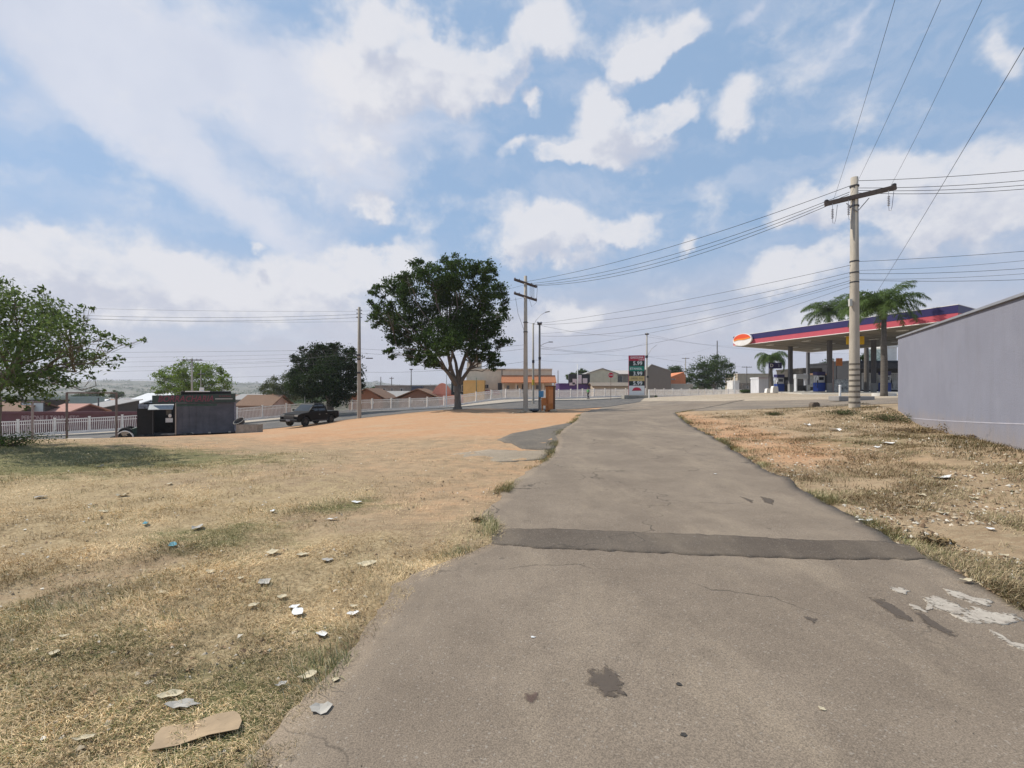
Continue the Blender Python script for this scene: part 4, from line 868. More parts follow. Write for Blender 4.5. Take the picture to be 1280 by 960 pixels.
def building(name, label, px0, px1, pyt, Y, dep, wall, roof='flat', roofm=None, rise=1.2, wins=(), over=.4, rz=0., cat='building', doors=(), group=None, pitch_dir='x', bars=1, ridge=None):
    """front face spans px0..px1 at distance Y, eaves at row pyt"""
    xa, xb = xz(px0, Y), xz(px1, Y); cx_, w = (xa + xb) / 2, xb - xa; z0 = min(H(xa, Y), H(xb, Y), H(cx_, Y + dep)) - .3; h = topz(pyt, Y) - z0
    o = thing(name, label, cat, (cx_, Y, z0), rz, group)
    MB().box((0, dep / 2, h / 2), (w, dep, h)).build('wall', wall, o)
    rm = roofm or GREYR
    if roof == 'flat':
        q = MB(); q.box((0, -.03, h + .12), (w + .12, .18, .26)).box((0, dep + .03, h + .12), (w + .12, .18, .26))
        for s in (-1, 1): q.box((s * (w / 2 - .03), dep / 2, h + .12), (.18, dep - .12, .255))
        q.build('parapet', wall, o); MB().box((0, dep / 2, h + .03), (w - .3, dep - .3, .05)).build('roof', rm, o)
    elif roof == 'gable_x':      # ridge runs left-right, slope faces the viewer
        t = .12; q = MB()
        q.prism([(-over, h - .05), (dep / 2, h + rise), (dep + over, h - .05), (dep + over, h + t), (dep / 2, h + rise + t + .04), (-over, h + t)], -w / 2 - over, w / 2 + over, 'YZ').build('roof', rm, o)
        MB().prism([(.01, h - .001), (dep / 2, h + rise * .93), (dep - .01, h - .001)], -w / 2 + .005, w / 2 - .005, 'YZ').build('gable', wall, o)
    elif roof == 'gable_y':      # gable end faces the viewer
        rx = 0 if ridge is None else ridge * w / 2; t = .14
        MB().prism([(-w / 2 - over, h - .06), (rx, h + rise), (w / 2 + over, h - .06), (w / 2 + over, h + t - .06), (rx, h + rise + t + .04), (-w / 2 - over, h + t - .06)], -over, dep + over, 'XZ').build('roof', rm, o)
        MB().prism([(-w / 2 + .01, h - .001), (rx, h + rise * .97), (w / 2 - .01, h - .001)], .004, dep - .01, 'XZ').build('gable', wall, o)
    elif roof == 'mono':
        MB().prism([(-over, h - .05), (dep + over, h + rise), (dep + over, h + rise + .12), (-over, h + .07)], -w / 2 - over, w / 2 + over, 'YZ').build('roof', rm, o)
        MB().prism([(.01, h - .001), (dep - .01, h - .001), (dep - .01, h + rise * .9)], -w / 2 + .005, w / 2 - .005, 'YZ').build('gable', wall, o)
    for (px, py, wp, hp) in wins: winm(o, xz(px, Y) - cx_, topz(py, Y) - z0, wp * Y / F, hp * Y / F, 0, bars=bars)
    for (px, py, wp, hp, dm) in doors:
        f = MB().box((xz(px, Y) - cx_, -.03, topz(py, Y) - z0), (wp * Y / F, .1, hp * Y / F)).build('door', dm, o)
    return o, z0, cx_, h
pm_ = lambda n, c, **k: mat(n, c, .85, k.pop('var', .15), k.pop('scale', 1.2), **k)
MAROON = pm_('maroon_paint', (.13, .055, .065)); CREAM = pm_('cream_paint', (.62, .54, .42)); YEL = pm_('yellow_paint_wall', (.62, .42, .16)); SALM = pm_('salmon_paint', (.68, .30, .22))
GREYW = pm_('grey_block', (.27, .25, .225), var=.3); DKB = pm_('dark_brown_wall', (.06, .05, .045)); PURP = pm_('purple_paint', (.10, .055, .20)); BLK = pm_('charcoal_paint', (.04, .04, .045)); ORNG = pm_('orange_paint', (.62, .22, .10)); WHT = pm_('white_paint', (.72, .71, .68)); TEAL = pm_('pale_green_wall', (.30, .36, .33))
RED = pm_('red_awning', (.28, .04, .05))
# long maroon wall with painted lettering on the left
Y = 52; o, z0, cx_, h = building('painted_wall', 'long low maroon wall with faded white lettering behind the white fence on the left', -90, 176, 517.5, Y, .25, MAROON, 'flat', cat='wall', rz=0)
lettering('lettering', 'PERSONE E TORRA ETC', .72, mat('faded_letter', (.42, .33, .34), .9), o, (xz(63, Y) - cx_, -.012, topz(522.8, Y) - z0), ext=.004, sx=.82)
building('tiled_house', 'low salmon tiled roof behind the maroon wall at the far left', -30, 22, 515, 58, 6, DKB, 'gable_x', TILE_D, 1.0, rz=.1)
building('dark_shed', 'dark brown shed under the near tree branches at the far left', -20, 27, 503, 66, 7, DKB, 'flat', wins=[(8,508,4,3)])
o = thing('billboard', 'blank white panel in a dark frame standing over the maroon wall', 'billboard', (xz(41, 60), 60, H(xz(41, 60), 60)))
zb = topz(510, 60) - o.location.z; MB().box((0, 0, zb), (2.75, .08, 1.25)).build('panel', pm_('billboard_white', (.66, .70, .68)), o)
q = MB()
for s in (-1, 1): q.box((s * 1.42, 0, zb), (.1, .14, 1.45)).box((s * 1.2, .1, zb / 2 - .3), (.12, .1, zb - .4))
q.box((0, 0, zb + .68), (2.74, .14, .1)).box((0, 0, zb - .68), (2.74, .14, .1)).build('frame', DARKM, o)
building('green_building', 'tall pale green grey block behind the white billboard', 38, 88, 498, 95, 8, TEAL, 'flat', wins=[(60,503,2,2),(70,503,2,2)])
building('tiled_house', 'low salmon pink tiled roof just right of the billboard', 57, 84, 516.5, 62, 6, MAROON, 'gable_x', pm_('salmon_tile', (.42, .22, .17)), 1.0)
building('grey_warehouse', 'grey roofed warehouse with a dark open bay behind the maroon wall', 84, 116, 512, 80, 10, DKB, 'mono', GREYR, 1.4)
building('white_warehouse', 'long white roofed warehouse seen through the bare goal frame', 112, 152, 512, 92, 14, GREYW, 'gable_x', PALER, 1.6)
building('white_warehouse', 'big pale warehouse with white sheet roof left of the workshop truck', 150, 205, 506, 98, 16, pm_('pale_wall', (.46, .43, .42)), 'gable_x', PALER, 2.2, wins=[(172,510,3,4),(158,511,3,4)])
building('tiled_house', 'house with brown and white patched roof right of the workshop truck', 297, 338, 508, 74, 7, pm_('pinkish_wall', (.42, .30, .25)), 'gable_x', TILE_D, 1.6)
building('grey_warehouse', 'low grey roof behind the patched roof right of the workshop truck', 290, 322, 500, 110, 9, GREYW, 'gable_x', GREYR, 1.2)
building('tiled_house', 'house with wide brown tiled roof right of the pickup side pole', 436, 478, 498.5, 84, 8, pm_('brown_wall', (.25, .13, .08)), 'gable_y', TILE_D, 1.7, wins=[(450,503,4,3.5),(465,503,4,3.5)], over=.8, ridge=.1)
building('tiled_house', 'low brown tiled gable roof left of the tall tree trunk', 499, 546, 498, 86, 8, pm_('dull_brown_wall', (.20, .12, .09)), 'gable_y', TILE_D, 1.6, wins=[(513,502,4,3.5),(532,502,4,3.5)], over=.8)  # dull brown wall colour
building('tiled_house', 'small grey tiled roof between the two brown roofs', 474, 512, 497, 92, 7, GREYW, 'gable_x', GREYR, 1.1)
building('grey_block_building', 'long unfinished grey block building with open bays left of the tall tree', 469, 544, 483, 105, 10, GREYW, 'flat', wins=[(480,488,3,5),(490,488,2,6),(502,488,3,5),(518,488,2,6),(530,488,4,5)], bars=0)
building('glass_building', 'dark blue glazed block on the grey building behind the tall tree', 514, 527, 484, 103, 2, pm_('blue_glass_wall', (.08, .10, .15)), 'flat')
# salmon shop with curved gable
Y = 88; o, z0, cx_, h = building('salmon_shop', 'salmon pink shop with a rounded gable and dark windows, left of the tree trunk', 540, 583, 493, Y, 9, SALM, 'flat', wins=[(545,497,4,4)])
arc = [(-3.1, h - .1)] + [(-3.1 + 3.7 * t, h - .1 + 2.2 * math.sin(math.pi * (.08 + .84 * t)) ** 1.1) for t in np.linspace(0.02, .98, 12)] + [(.6, h - .1)]
MB().prism(arc, -.05, .3, 'XZ').build('gable', SALM, o)
MB().box((1.9, -.1, h + 1.1), (3.0, .5, 2.4)).build('dark_front', pm_('dark_green_front', (.025, .04, .045)), o); winm(o, 1.5, h + 1.1, 1.2, 1.2, -.36); winm(o, 2.8, h + 1.1, .9, 1.2, -.36)
MB().box((1.5, -.5, h - .35), (3.6, .9, .5)).build('awning', ORNG, o)
# yellow wall and cream house with clay tile roof
building('yellow_building', 'yellow walled building with a pale top right of the tree trunk', 579, 605, 477, 86, 7, YEL, 'flat')
Y = 90; o, z0, cx_, h = building('cream_house', 'large cream house with stepped top and arched window, left of the double crossarm pole', 583, 690, 462.5, Y, 10, CREAM, 'flat', wins=[(608,483,5.5,4.5)])
q = MB(); 
MB().box((xz(592, Y) - cx_, 2.2, h + .7), (2.6, 3.5, 1.6)).build('stepped_top', CREAM, o)
MB().prism([(0, 0), (-2.6, -1.3), (-2.6, -1.15), (0, .22)], xz(627, Y) - cx_, xz(694, Y) - cx_, 'YZ', lambda v: v + Vector((0, 0, topz(470.5, Y) - z0))).build('porch_roof', TILE, o)
for px in (629, 645, 662, 678, 692): MB().box((xz(px, Y) - cx_, -2.2, (topz(479, Y) - z0) / 2), (.22, .22, topz(479, Y) - z0)).build('porch_post', CREAM, o)
for (px, py, w_, h_) in ((635,484,3.6,4.5),(646,484,3.6,4.5),(672,484,4,5)): winm(o, xz(px, Y) - cx_, topz(py, Y) - z0, w_ * Y / F, h_ * Y / F, 0)
MB().box((xz(624.5, Y) - cx_, -.04, topz(485, Y) - z0), (.65, .1, 1.9)).build('door', DARKM, o)
MB().box((xz(655, Y) - cx_, -.04, topz(486, Y) - z0), (.75, .1, 1.7)).build('door', DARKM, o)
for px in (608, 620.5):
    MB().prism([(-.9, -.5), (-.02, -.5), (-.02, .35), (-.25, .3), (-.7, .05)], -.75 if px == 608 else -.6, .75 if px == 608 else .6, 'YZ', lambda v, px=px: v + Vector((xz(px, Y) - cx_, 0, topz(490, Y) - z0))).build('awning', RED, o)
# purple and charcoal building, warehouses
Y = 105; o, z0, cx_, h = building('purple_building', 'purple walled building with white and charcoal upper mural, behind the walking person', 699, 737, 480.5, Y, 8, PURP, 'flat')
MB().box((xz(724, Y) - cx_, .3, h + 1.15), (4.6, 1.2, 2.2)).build('upper_front', BLK, o)
for (px, py, w_, h_) in ((718,477,.9,1.2),(724.5,474,.8,1.9),(731,476,1.0,1.1),(715,480,1.2,.6)): MB().box((xz(px, Y) - cx_, -.33, topz(py, Y) - z0), (w_, .05, h_)).build('mural_panel', pm_('mural_white', (.6, .52, .55)), o)
building('low_building', 'low dark and white building left of the purple wall', 684, 703, 483, 112, 7, pm_('blueish_wall', (.35, .38, .38)), 'flat', wins=[(690,487,2,2)])
o, z0, cx_, h = building('cream_warehouse', 'pale cream warehouse with shallow roof behind the red stop sign', 734, 772, 467, 118, 14, pm_('pale_green_cream', (.56, .53, .40)), 'gable_y', GREYR, 1.2, ridge=.0, over=.2)
building('grey_shed', 'dark corrugated shed between the stop sign and the price sign', 770, 790, 468, 120, 8, GREYW, 'gable_x', pm_('shed_roof', (.45, .40, .36)), 1.0, wins=[(775,474,5,8)], bars=2)
building('low_shed', 'long low brown roofed shed above the fence behind the price sign', 742, 800, 483, 100, 6, pm_('cream_dust', (.42, .36, .28)), 'gable_x', pm_('brown_roof2', (.22, .18, .14)), .7)
o, z0, cx_, h = building('ridged_warehouse', 'tall brown grey warehouse with gable peak right of the price sign', 806, 838, 464, 112, 20, pm_('ridged_wall', (.20, .175, .15), streak=(10, 1, .3)), 'gable_y', GREYR, 1.5, ridge=-.45, over=.15, rz=-.15)
building('orange_building', 'bright orange building with a slanted top right of the ridged warehouse', 837, 857, 472, 125, 10, ORNG, 'gable_y', ORNG, 1.3, ridge=.8, over=0, wins=[(841,474,6,1)])
building('cream_wall', 'low cream perimeter wall in front of the dark green trees', 836, 866, 481, 118, .3, pm_('cream_wall2', (.5, .45, .38)), 'flat', cat='wall')
o = thing('yellow_skip', 'small yellow tank behind the fence by the dark green tree', 'tank', (xz(878, 116), 116, H(xz(878, 116), 116))); MB().lathe((0, 0, 0), [(.7, 0), (.8, 1.1), (.72, 1.3), (.2, 1.5)], 14).build('tank', pm_('yellow_tank', (.6, .36, .06)), o)
building('tan_building', 'long tan flat building behind the T shaped pole', 922, 962, 468, 138, 8, pm_('tan_paint', (.50, .42, .32)), 'flat')
building('scrap_store', 'brown grey cluttered store front below the tan building', 928, 948, 480, 122, 6, pm_('clutter_wall', (.26, .23, .20), var=.6, scale=2.5), 'flat', wins=[(934,484,3,3),(942,484,3,3)])
building('white_kiosk', 'white walled kiosk at the end of the white fence', 916, 924, 477, 112, 3, WHT, 'flat')
Y = 76; o, z0, cx_, h = building('white_container', 'white metal container beside the short drooping palm', 948.5, 966, 473.5, Y, 2.6, pm_('container_white', (.60, .60, .62), streak=(12, 1, .2)), 'flat')
MB().box((0, -.02, h + .14), (2.34, .3, .08)).build('red_trim', pm_('brick_trim', (.3, .12, .1)), o)

# ================================================================== FILLING STATION
NAVY = mat('navy_fascia', (.035, .03, .11), .45, .1, 1); CORAL = mat('coral_fascia', (.50, .09, .12), .5, .1, 1); WTRIM = mat('white_trim', (.8, .78, .74), .5, .06); SOFF = mat('soffit_panel', (.20, .18, .15), .7, .25, .6, streak=(3, .6, 1))
P0 = Vector((24.9, 54.0)); ea = Vector((6.3, -20.0)).normalized(); eb = Vector((.848, .53)).normalized(); LA_ = 21.3; LB_ = 17.0; zb_ = 1.6 + 4.88
cr = thing('station_canopy', 'big flat filling station canopy with navy and coral striped edge', 'canopy', (P0.x, P0.y, 0))
def par(a0, a1, b0, b1):   # corner loop in canopy axes, relative to P0
    return [ea * a0 + eb * b0, ea * a1 + eb * b0, ea * a1 + eb * b1, ea * a0 + eb * b1]
def slab(mb, lp, z0, z1):
    V = [(p.x, p.y, z0) for p in lp] + [(p.x, p.y, z1) for p in lp]; return mb.add(V, [(0,1,2,3),(7,6,5,4),(0,4,5,1),(1,5,6,2),(2,6,7,3),(3,7,4,0)])
slab(MB(), par(.12, LA_ - .12, .12, LB_ - .12), zb_ + .04, zb_ + .12).build('soffit', SOFF, cr)
slab(MB(), par(.1, LA_ - .1, .1, LB_ - .1), zb_ + .95, zb_ + 1.0).build('roof_deck', GREYR, cr)
def ringband(name, m, z0, z1, out):
    o_ = par(-out, LA_ + out, -out, LB_ + out); i_ = par(.08, LA_ - .08, .08, LB_ - .08)
    V = [(p.x, p.y, z) for z in (z0, z1) for p in o_ + i_]; Fc = []
    for j in range(4):
        k = (j + 1) % 4; Fc += [(j, k, 8 + k, 8 + j), (4 + j, 12 + j, 12 + k, 4 + k), (j, 4 + j, 4 + k, k), (8 + j, 8 + k, 12 + k, 12 + j)]
    return MB().add(V, Fc).build(name, m, cr)
ringband('white_trim', WTRIM, zb_, zb_ + .05, .03); ringband('coral_band', CORAL, zb_ + .05, zb_ + .52, .0); ringband('navy_band', NAVY, zb_ + .52, zb_ + 1.08, .015); ringband('white_trim', WTRIM, zb_ + 1.08, zb_ + 1.115, .03)
# seams of the soffit
q = MB()
for t in np.linspace(1.5, LA_ - 1.5, 13): a = ea * t + eb * .3; b = ea * t + eb * (LB_ - .3); q.tube([(a.x, a.y, zb_ + .035), (b.x, b.y, zb_ + .035)], .02, 4)
q.build('soffit_seam', pm_('seam_dark', (.16, .15, .13)), cr)
for ta in (3, 7.5, 12, 16.5, 20):
    for tb in (3, 8, 13): p = ea * ta + eb * tb; MB().box((p.x, p.y, zb_ + .02), (.7, .45, .06), rz=math.atan2(ea.y, ea.x)).build('light_fitting', pm_('fitting_white', (.7, .7, .68)), cr)
# oval emblem near the left corner
ct = ea * 1.55 - eb * .25; az_ = math.atan2(ea.y, ea.x)
lg = MB().lathe((0, 0, 0), [(1.0, -.08), (1.0, .08)], 32, 'Y').build('emblem', pm_('emblem_white', (.8, .76, .72)), cr); lg.location = (ct.x, ct.y, zb_ + .56); lg.rotation_euler = (0, 0, az_); lg.scale = (1.35, 1, .66)
e1 = MB().prism([(math.cos(t) * .92, math.sin(t) * .92) for t in np.linspace(R(8), R(172), 18)], -.10, -.085).build('red_cap', pm_('emblem_red', (.75, .10, .04)), lg)
e2 = MB().prism([(-.86, -.12), (-.4, .02), (.2, -.06), (.86, .1), (.86, .28), (.2, .16), (-.4, .22), (-.86, .1)], -.115, -.102).build('orange_swoosh', pm_('emblem_orange', (.85, .28, .05)), lg)
# columns
def colm(px, Y, w, label=None):
    x = xz(px, Y); z0 = H(x, Y) + .1
    MB().box((x - P0.x, Y - P0.y, (z0 + zb_) / 2), (w, w, zb_ - z0 + .06)).build('column', pm_('column_grey', (.13, .13, .14)), cr)
    MB().box((x - P0.x, Y - P0.y, z0 + .45), (w + .04, w + .04, .9)).build('column_guard', pm_('guard_paint', (.30, .30, .29)), cr)
colm(988, 55, .36); colm(1037, 48, .34); colm(1010, 63, .32); colm(1066, 54, .32); colm(1092, 47, .32)
# yellow sign under the canopy edge behind the near pole
o = thing('hanging_sign', 'yellow box sign hanging under the canopy edge behind the banded pole', 'sign', (xz(1069, 43), 43, zb_ - .05)); MB().box((0, 0, -.42), (1.5, .18, .72)).build('panel', pm_('yellow_sign', (.75, .48, .03)), o); MB().box((-.5, 0, .0), (.05, .05, .12)).box((.5, 0, 0), (.05, .05, .12)).build('hanger', DARKM, o)
# island slab
ISZ = 1.33
sl = MB(); isl = [(xz(962, 57), 57), (xz(1002, 46), 46), (xz(1140, 38.6), 38.6), (xz(1180, 60), 60), (xz(1040, 75), 75)]
n_ = len(isl); V = [(x, y, .7) for x, y in isl] + [(x, y, H(x, y) + .17) for x, y in isl]
o = MB().add(V, [tuple(range(n_))[::-1], tuple(range(n_, 2 * n_))] + [(i, (i + 1) % n_, n_ + (i + 1) % n_, n_ + i) for i in range(n_)]).build('forecourt_slab', mat('slab_concrete', (.50, .47, .41), .85, .15, 1), None); o['kind'] = 'structure'
# fuel pumps
BLUE = mat('pump_blue', (.02, .06, .30), .4, .1, 2); PGREY = mat('pump_grey', (.55, .56, .58), .5, .12, 2)
def pump(px, Y, label, rz=.3):
    x = xz(px, Y); o = thing('fuel_pump', label, 'fuel pump', (x, Y, H(x, Y) + .16), rz, 'fuel pumps')
    MB().box((0, 0, .45), (1.0, .55, .9)).build('cabinet', BLUE, o, bevel=.03)
    MB().box((0, 0, 1.25), (.9, .48, .7)).build('head', PGREY, o, bevel=.03); sc_ = MB().box((0, -.245, 1.3), (.6, .02, .32)).build('display', GLASS, o)
    MB().box((0, 0, 1.82), (1.1, .5, .34)).build('top_sign', NAVY, o, bevel=.02)
    for s in (-1, 1):
        MB().tube([(s * .5, -.1, 1.5), (s * .72, -.15, 1.2), (s * .74, -.2, .6), (s * .6, -.28, .35), (s * .52, -.28, .9)], .025, 6).build('hose', CABLE, o, smooth=True); MB().box((s * .53, -.26, 1.0), (.08, .1, .26)).build('nozzle', DARKM, o)
    return o
pump(974, 56, 'blue and grey fuel pump, leftmost under the canopy')
pump(1024, 48.5, 'blue fuel pump between the two nearest canopy columns')
pump(1106, 47, 'blue and white fuel pump behind the tall palm trunk')
o = thing('price_board', 'small navy hanging board with a white letter D left of the front column', 'sign', (xz(969, 58), 58, 0))
zz = topz(457, 58); MB().box((0, 0, zz), (1.55, .1, .7)).build('panel', NAVY, o); lettering('lettering', 'D', .55, WTRIM, o, (-.45, -.056, zz)); lettering('lettering', 'S', .5, mat('pale_letter', (.3, .33, .45)), o, (.4, -.056, zz)); MB().box((-.75, .02, (zz + H(xz(969, 58), 58)) / 2), (.06, .06, zz - H(xz(969, 58), 58) + .9)).build('post', DARKM, o)
for k, (px, Y, w, h_, lab) in enumerate([(961,55,.8,.5,'low white barrier block at the left end of the forecourt'),(968,54,.7,.75,'taller white barrier block beside the leftmost fuel pump')]):
    o = MB().prism([(-w / 2, 0), (w / 2, 0), (w / 2 - .06, h_ * .8), (w / 2 - .14, h_), (-w / 2 + .14, h_), (-w / 2 + .06, h_ * .8)], -.25, .25).build('barrier_block', WTRIM, None, loc=(xz(px, Y), Y, H(xz(px, Y), Y) + .05), bevel=.02); tagp(o, lab, 'barrier')
# parked vehicle shapes & equipment between the columns: air machine, shop
Y = 66; o, z0, cx_, h = building('convenience_shop', 'dark fronted station shop with glass doors behind the palm trunk', 1062, 1150, 453, Y, 9, pm_('shop_dark', (.045, .045, .05)), 'flat', GREYR)
zf = H(xz(1100, 66), 66) - z0
MB().box((0, -1.0, h - .55), (xz(1150, Y) - xz(1062, Y) + .3, 2.2, .75)).build('marquee', BLK, o)
for (px, w_) in ((1084, 1.5), (1092, .9), (1101, 1.1), (1118, 1.2), (1128, 1.0)): winm(o, xz(px, Y) - cx_, zf + 1.55, w_, 2.2, 0, pane=mat('pale_glass', (.28, .28, .27), .2, .5, 1.5))  # panes in a pale mottled grey
MB().box((xz(1104, Y) - cx_, -.3, zf + 1.0), (.9, .3, 1.9)).build('ice_freezer', pm_('freezer', (.55, .58, .62)), o)
building('white_tank_house', 'white tank house standing above the dark shop roof', 1108, 1121, 434, 71, 3, WHT, 'flat')
o, z0_, cx_, h_ = building('side_store', 'low dark store with brown awning seen between the canopy columns', 1003, 1060, 462, 72, 7, pm_('store_dark', (.09, .08, .07)), 'flat')
MB().box((0, -.7, h_ - .7), (5.6, 1.6, .14), rx=.12).build('awning', pm_('brown_awning', (.28, .16, .10)), o)
for px, c in ((1008, PGREY), (1016, WTRIM), (1029, WTRIM), (1046, PGREY), (1052, WTRIM)): MB().box((xz(px, 72) - cx_, -.12, 1.5 + h_ * .15), (.95, .2, 2.0)).build('window', c if c is PGREY else mat('poster_white', (.5, .52, .52), .6, .5, 3), o)
o = thing('display_rack', 'graffiti like black and white display rack beside the banded pole', 'rack', P3(1052, 58)); MB().box((0, 0, .85), (2.2, .3, 1.5)).build('panel', mat('rack_pattern', (.62, .62, .58), .7, .9, 2.6, dirt=(.03, .03, .035)), o); MB().box((-1.0, 0, .1), (.06, .4, .2)).box((1.0, 0, .1), (.06, .4, .2)).build('foot', DARKM, o)
o = thing('orange_sign', 'orange square sign hung between the canopy columns', 'sign', P3(1049, 60)); zz = topz(452.5, 60) - o.location.z; MB().box((0, 0, zz), (.75, .1, .95)).build('panel', pm_('sign_orange', (.62, .20, .06)), o); MB().box((-.3, .08, zz / 2), (.06, .06, zz)).build('post', DARKM, o)
o = thing('striped_pole', 'thin pink and white pole left of the orange sign', 'pole', P3(1041.5, 50)); MB().tube([(0, 0, 0), (0, 0, 3.4)], .045, 8).build('shaft', pm_('pinkish', (.5, .33, .28)), o)
o = thing('lottery_board', 'green and white lettered board above the dark shop', 'sign', P3(1093, 68)); zz = topz(444, 68) - o.location.z
MB().box((0, 0, zz), (1.9, .12, 1.7)).build('panel', mat('green_white_board', (.62, .66, .58), .6, .8, 3.2, dirt=(.06, .16, .09)), o); MB().box((-.7, .1, zz / 2), (.1, .1, zz)).box((.7, .1, zz / 2), (.1, .1, zz)).build('post', DARKM, o)
# motorcycles-ish dark machine left of column: tyre air pump
o = thing('tyre_inflator', 'grey machine with dark openings right of the front column', 'machine', P3(1001, 60)); q = MB().box((0, 0, 2.0), (1.5, .6, .55)); q.build('hood', PGREY, o, bevel=.03); MB().box((-.65, 0, .9), (.12, .5, 1.7)).box((.65, 0, .9), (.12, .5, 1.7)).build('leg', PGREY, o); MB().box((0, .05, .55), (1.1, .4, .7)).build('unit', pm_('machine_dark', (.06, .06, .065), var=.6, scale=6), o)
o = thing('dark_cabinet', 'black cabinet standing between the leftmost pump and the front column', 'cabinet', P3(982, 58)); MB().box((0, 0, .95), (.8, .6, 1.9)).build('body', BLK, o, bevel=.03); MB().box((0, -.31, 1.2), (.5, .02, .6)).build('door', GLASS, o)
# low hedge and small items left of the station
def hedge(name, label, px0, px1, py0, py1, Y, m, n, ls, seed):
    rs = np.random.RandomState(seed); o = thing(name, label, 'hedge', P3((px0 + px1) / 2, Y)); w = (px1 - px0) * Y / F; z0 = o.location.z; ht = topz(py0, Y) - z0
    c = np.stack([rs.uniform(-w / 2, w / 2, n), rs.uniform(-.5, .5, n), ht * rs.rand(n) ** .6 * (.75 + .25 * np.sin(rs.rand() * 9))], 1); c[:, 2] *= .7 + .3 * fb(c[:, 0], c[:, 1], 3, 1.5)
    leaves('foliage', c, 1, ls, m, o); q = MB()
    for k in range(12): q.tube([(rs.uniform(-w / 2, w / 2), 0, -.1), (rs.uniform(-w / 2, w / 2), rs.uniform(-.3, .3), ht * .6)], .02, 4)
    q.build('stems', BARK, o)
hedge('hedge', 'low dark green hedge at the end of the white fence', 925, 957, 486.5, 492, 82, M_leaf_mid, 2600, .14, 5)
hedge('hedge', 'grey green scrub along the fence below the orange building', 862, 880, 473, 486, 112, M_leaf_olive, 1600, .28, 6)
hedge('hedge', 'low shrub growing at the foot of the price sign plinth', 808, 821, 494, 502, 65, M_leaf_olive, 700, .14, 7)
o = thing('round_sign', 'small dark oval sign on a thin post beyond the hedge', 'sign', P3(939, 88)); zz = topz(474.5, 88) - o.location.z
d_ = MB().lathe((0, -.06, zz), [(.30, -.02), (.30, .02)], 20, 'Y').build('disc', pm_('sign_dark', (.05, .07, .06)), o); MB().tube([(0, 0, -.1), (0, 0, zz)], .035, 6).build('post', STEEL, o)
o = thing('stop_sign', 'red round stop sign on a thin post in front of the cream warehouse', 'stop sign', P3(763.5, 66)); zz = topz(469, 66) - o.location.z
a8 = [(math.cos(R(22.5 + 45 * k)) * .41, zz + math.sin(R(22.5 + 45 * k)) * .41) for k in range(8)]; MB().prism(a8, -.06, -.035).build('rim', WTRIM, o); a8 = [(math.cos(R(22.5 + 45 * k)) * .38, zz + math.sin(R(22.5 + 45 * k)) * .38) for k in range(8)]
MB().prism(a8, -.075, -.063).build('plate', mat('stop_red', (.55, .02, .03), .5, .1), o); lettering('lettering', 'PARE', .26, WTRIM, o, (0, -.079, zz), ext=.002); MB().tube([(0, -.01, -.2), (0, -.01, zz + .2)], .03, 8).build('post', pm_('post_rust', (.25, .17, .14)), o)
# price sign
Y = 66; x = xz(796, Y); o = thing('price_sign', 'tall price sign with red, green and yellow bands and white prices', 'sign', (x, Y, H(x, Y)), -.12)
z0 = o.location.z; Z = lambda py: topz(py, Y) - z0
bands = [(444.5, 451, 'red_panel', (.50, .03, .07)), (451, 457.5, 'price_panel', (.02, .035, .03)), (457.5, 464, 'green_panel', (.015, .22, .15)), (464, 470, 'price_panel', (.02, .035, .03)), (470, 476.3, 'yellow_panel', (.60, .45, .20)), (476.3, 482, 'price_panel', (.02, .035, .03)), (482, 496.2, 'white_panel', (.78, .78, .75))]
MB().box((0, .2, (Z(444.2) + Z(496.2)) / 2), (2.16, .30, Z(444.2) - Z(496.2))).build('frame', pm_('sign_frame', (.25, .06, .09)), o)
for a, b, nm, c in bands: MB().box((0, .03, (Z(a) + Z(b)) / 2), (2.06, .08, Z(a) - Z(b) - .02)).build(nm, mat(nm + str(c[0])[2:4], c, .45, .08), o)
LW = mat('sign_letter_white', (.85, .85, .83), .5, .03)
lettering('lettering', 'GASOLINA', .42, LW, o, (-.0, -.015, Z(447.0)), ext=.004, sx=.85); lettering('lettering', 'COMUM', .2, LW, o, (.6, -.015, Z(449.9)), ext=.004)
for s_, py in (('5.99', 454.3), ('3.99', 467.2), ('5.99', 479.2)): lettering('lettering', s_, .74, LW, o, (.12, -.015, Z(py)), ext=.004)
lettering('lettering', 'ETANOL', .42, LW, o, (-.1, -.015, Z(461)), ext=.004); lettering('lettering', 'DIESEL S10', .34, pm_('dark_letter', (.12, .09, .03)), o, (0, -.015, Z(473.2)), ext=.004)
rl = pm_('logo_red', (.60, .05, .08)); MB().prism([(math.cos(t) * .55, Z(487.2) + math.sin(t) * .33) for t in np.linspace(R(-12), R(192), 20)], -.03, -.012).build('logo_cap', rl, o); MB().prism([(-.68, Z(488.6)), (.66, Z(488.2)), (.6, Z(487.2)), (-.62, Z(487.6))], -.036, -.031).build('logo_bar', mat('logo_dark', (.40, .05, .08)), o)
o = MB().box((0, 0, .22), (4.0, 1.9, .5)).build('sign_plinth', pm_('plinth_concrete', (.30, .28, .24), var=.3), None, loc=(xz(797, 64.5), 64.5, H(xz(797, 64.5), 64.5)), bevel=.03); tagp(o, 'grey concrete plinth under the tall price sign', 'plinth')
o = MB().tube([(0, 0, -.1), (0, 0, 1.0)], .09, 10).lathe((0, 0, 1.0), [(.09, 0), (.11, .02), (.07, .08)], 10).build('bollard', WTRIM, None, loc=P3(811.5, 62)); tagp(o, 'white bollard at the right end of the price sign plinth', 'bollard')
o = MB().tube([(0, 0, -.1), (0, 0, .95)], .07, 10).lathe((0, 0, .95), [(.07, 0), (.085, .02), (.05, .06)], 10).build('bollard', WTRIM, None, loc=P3(1050, 31)); tagp(o, 'white bollard just left of the banded pole', 'bollard')
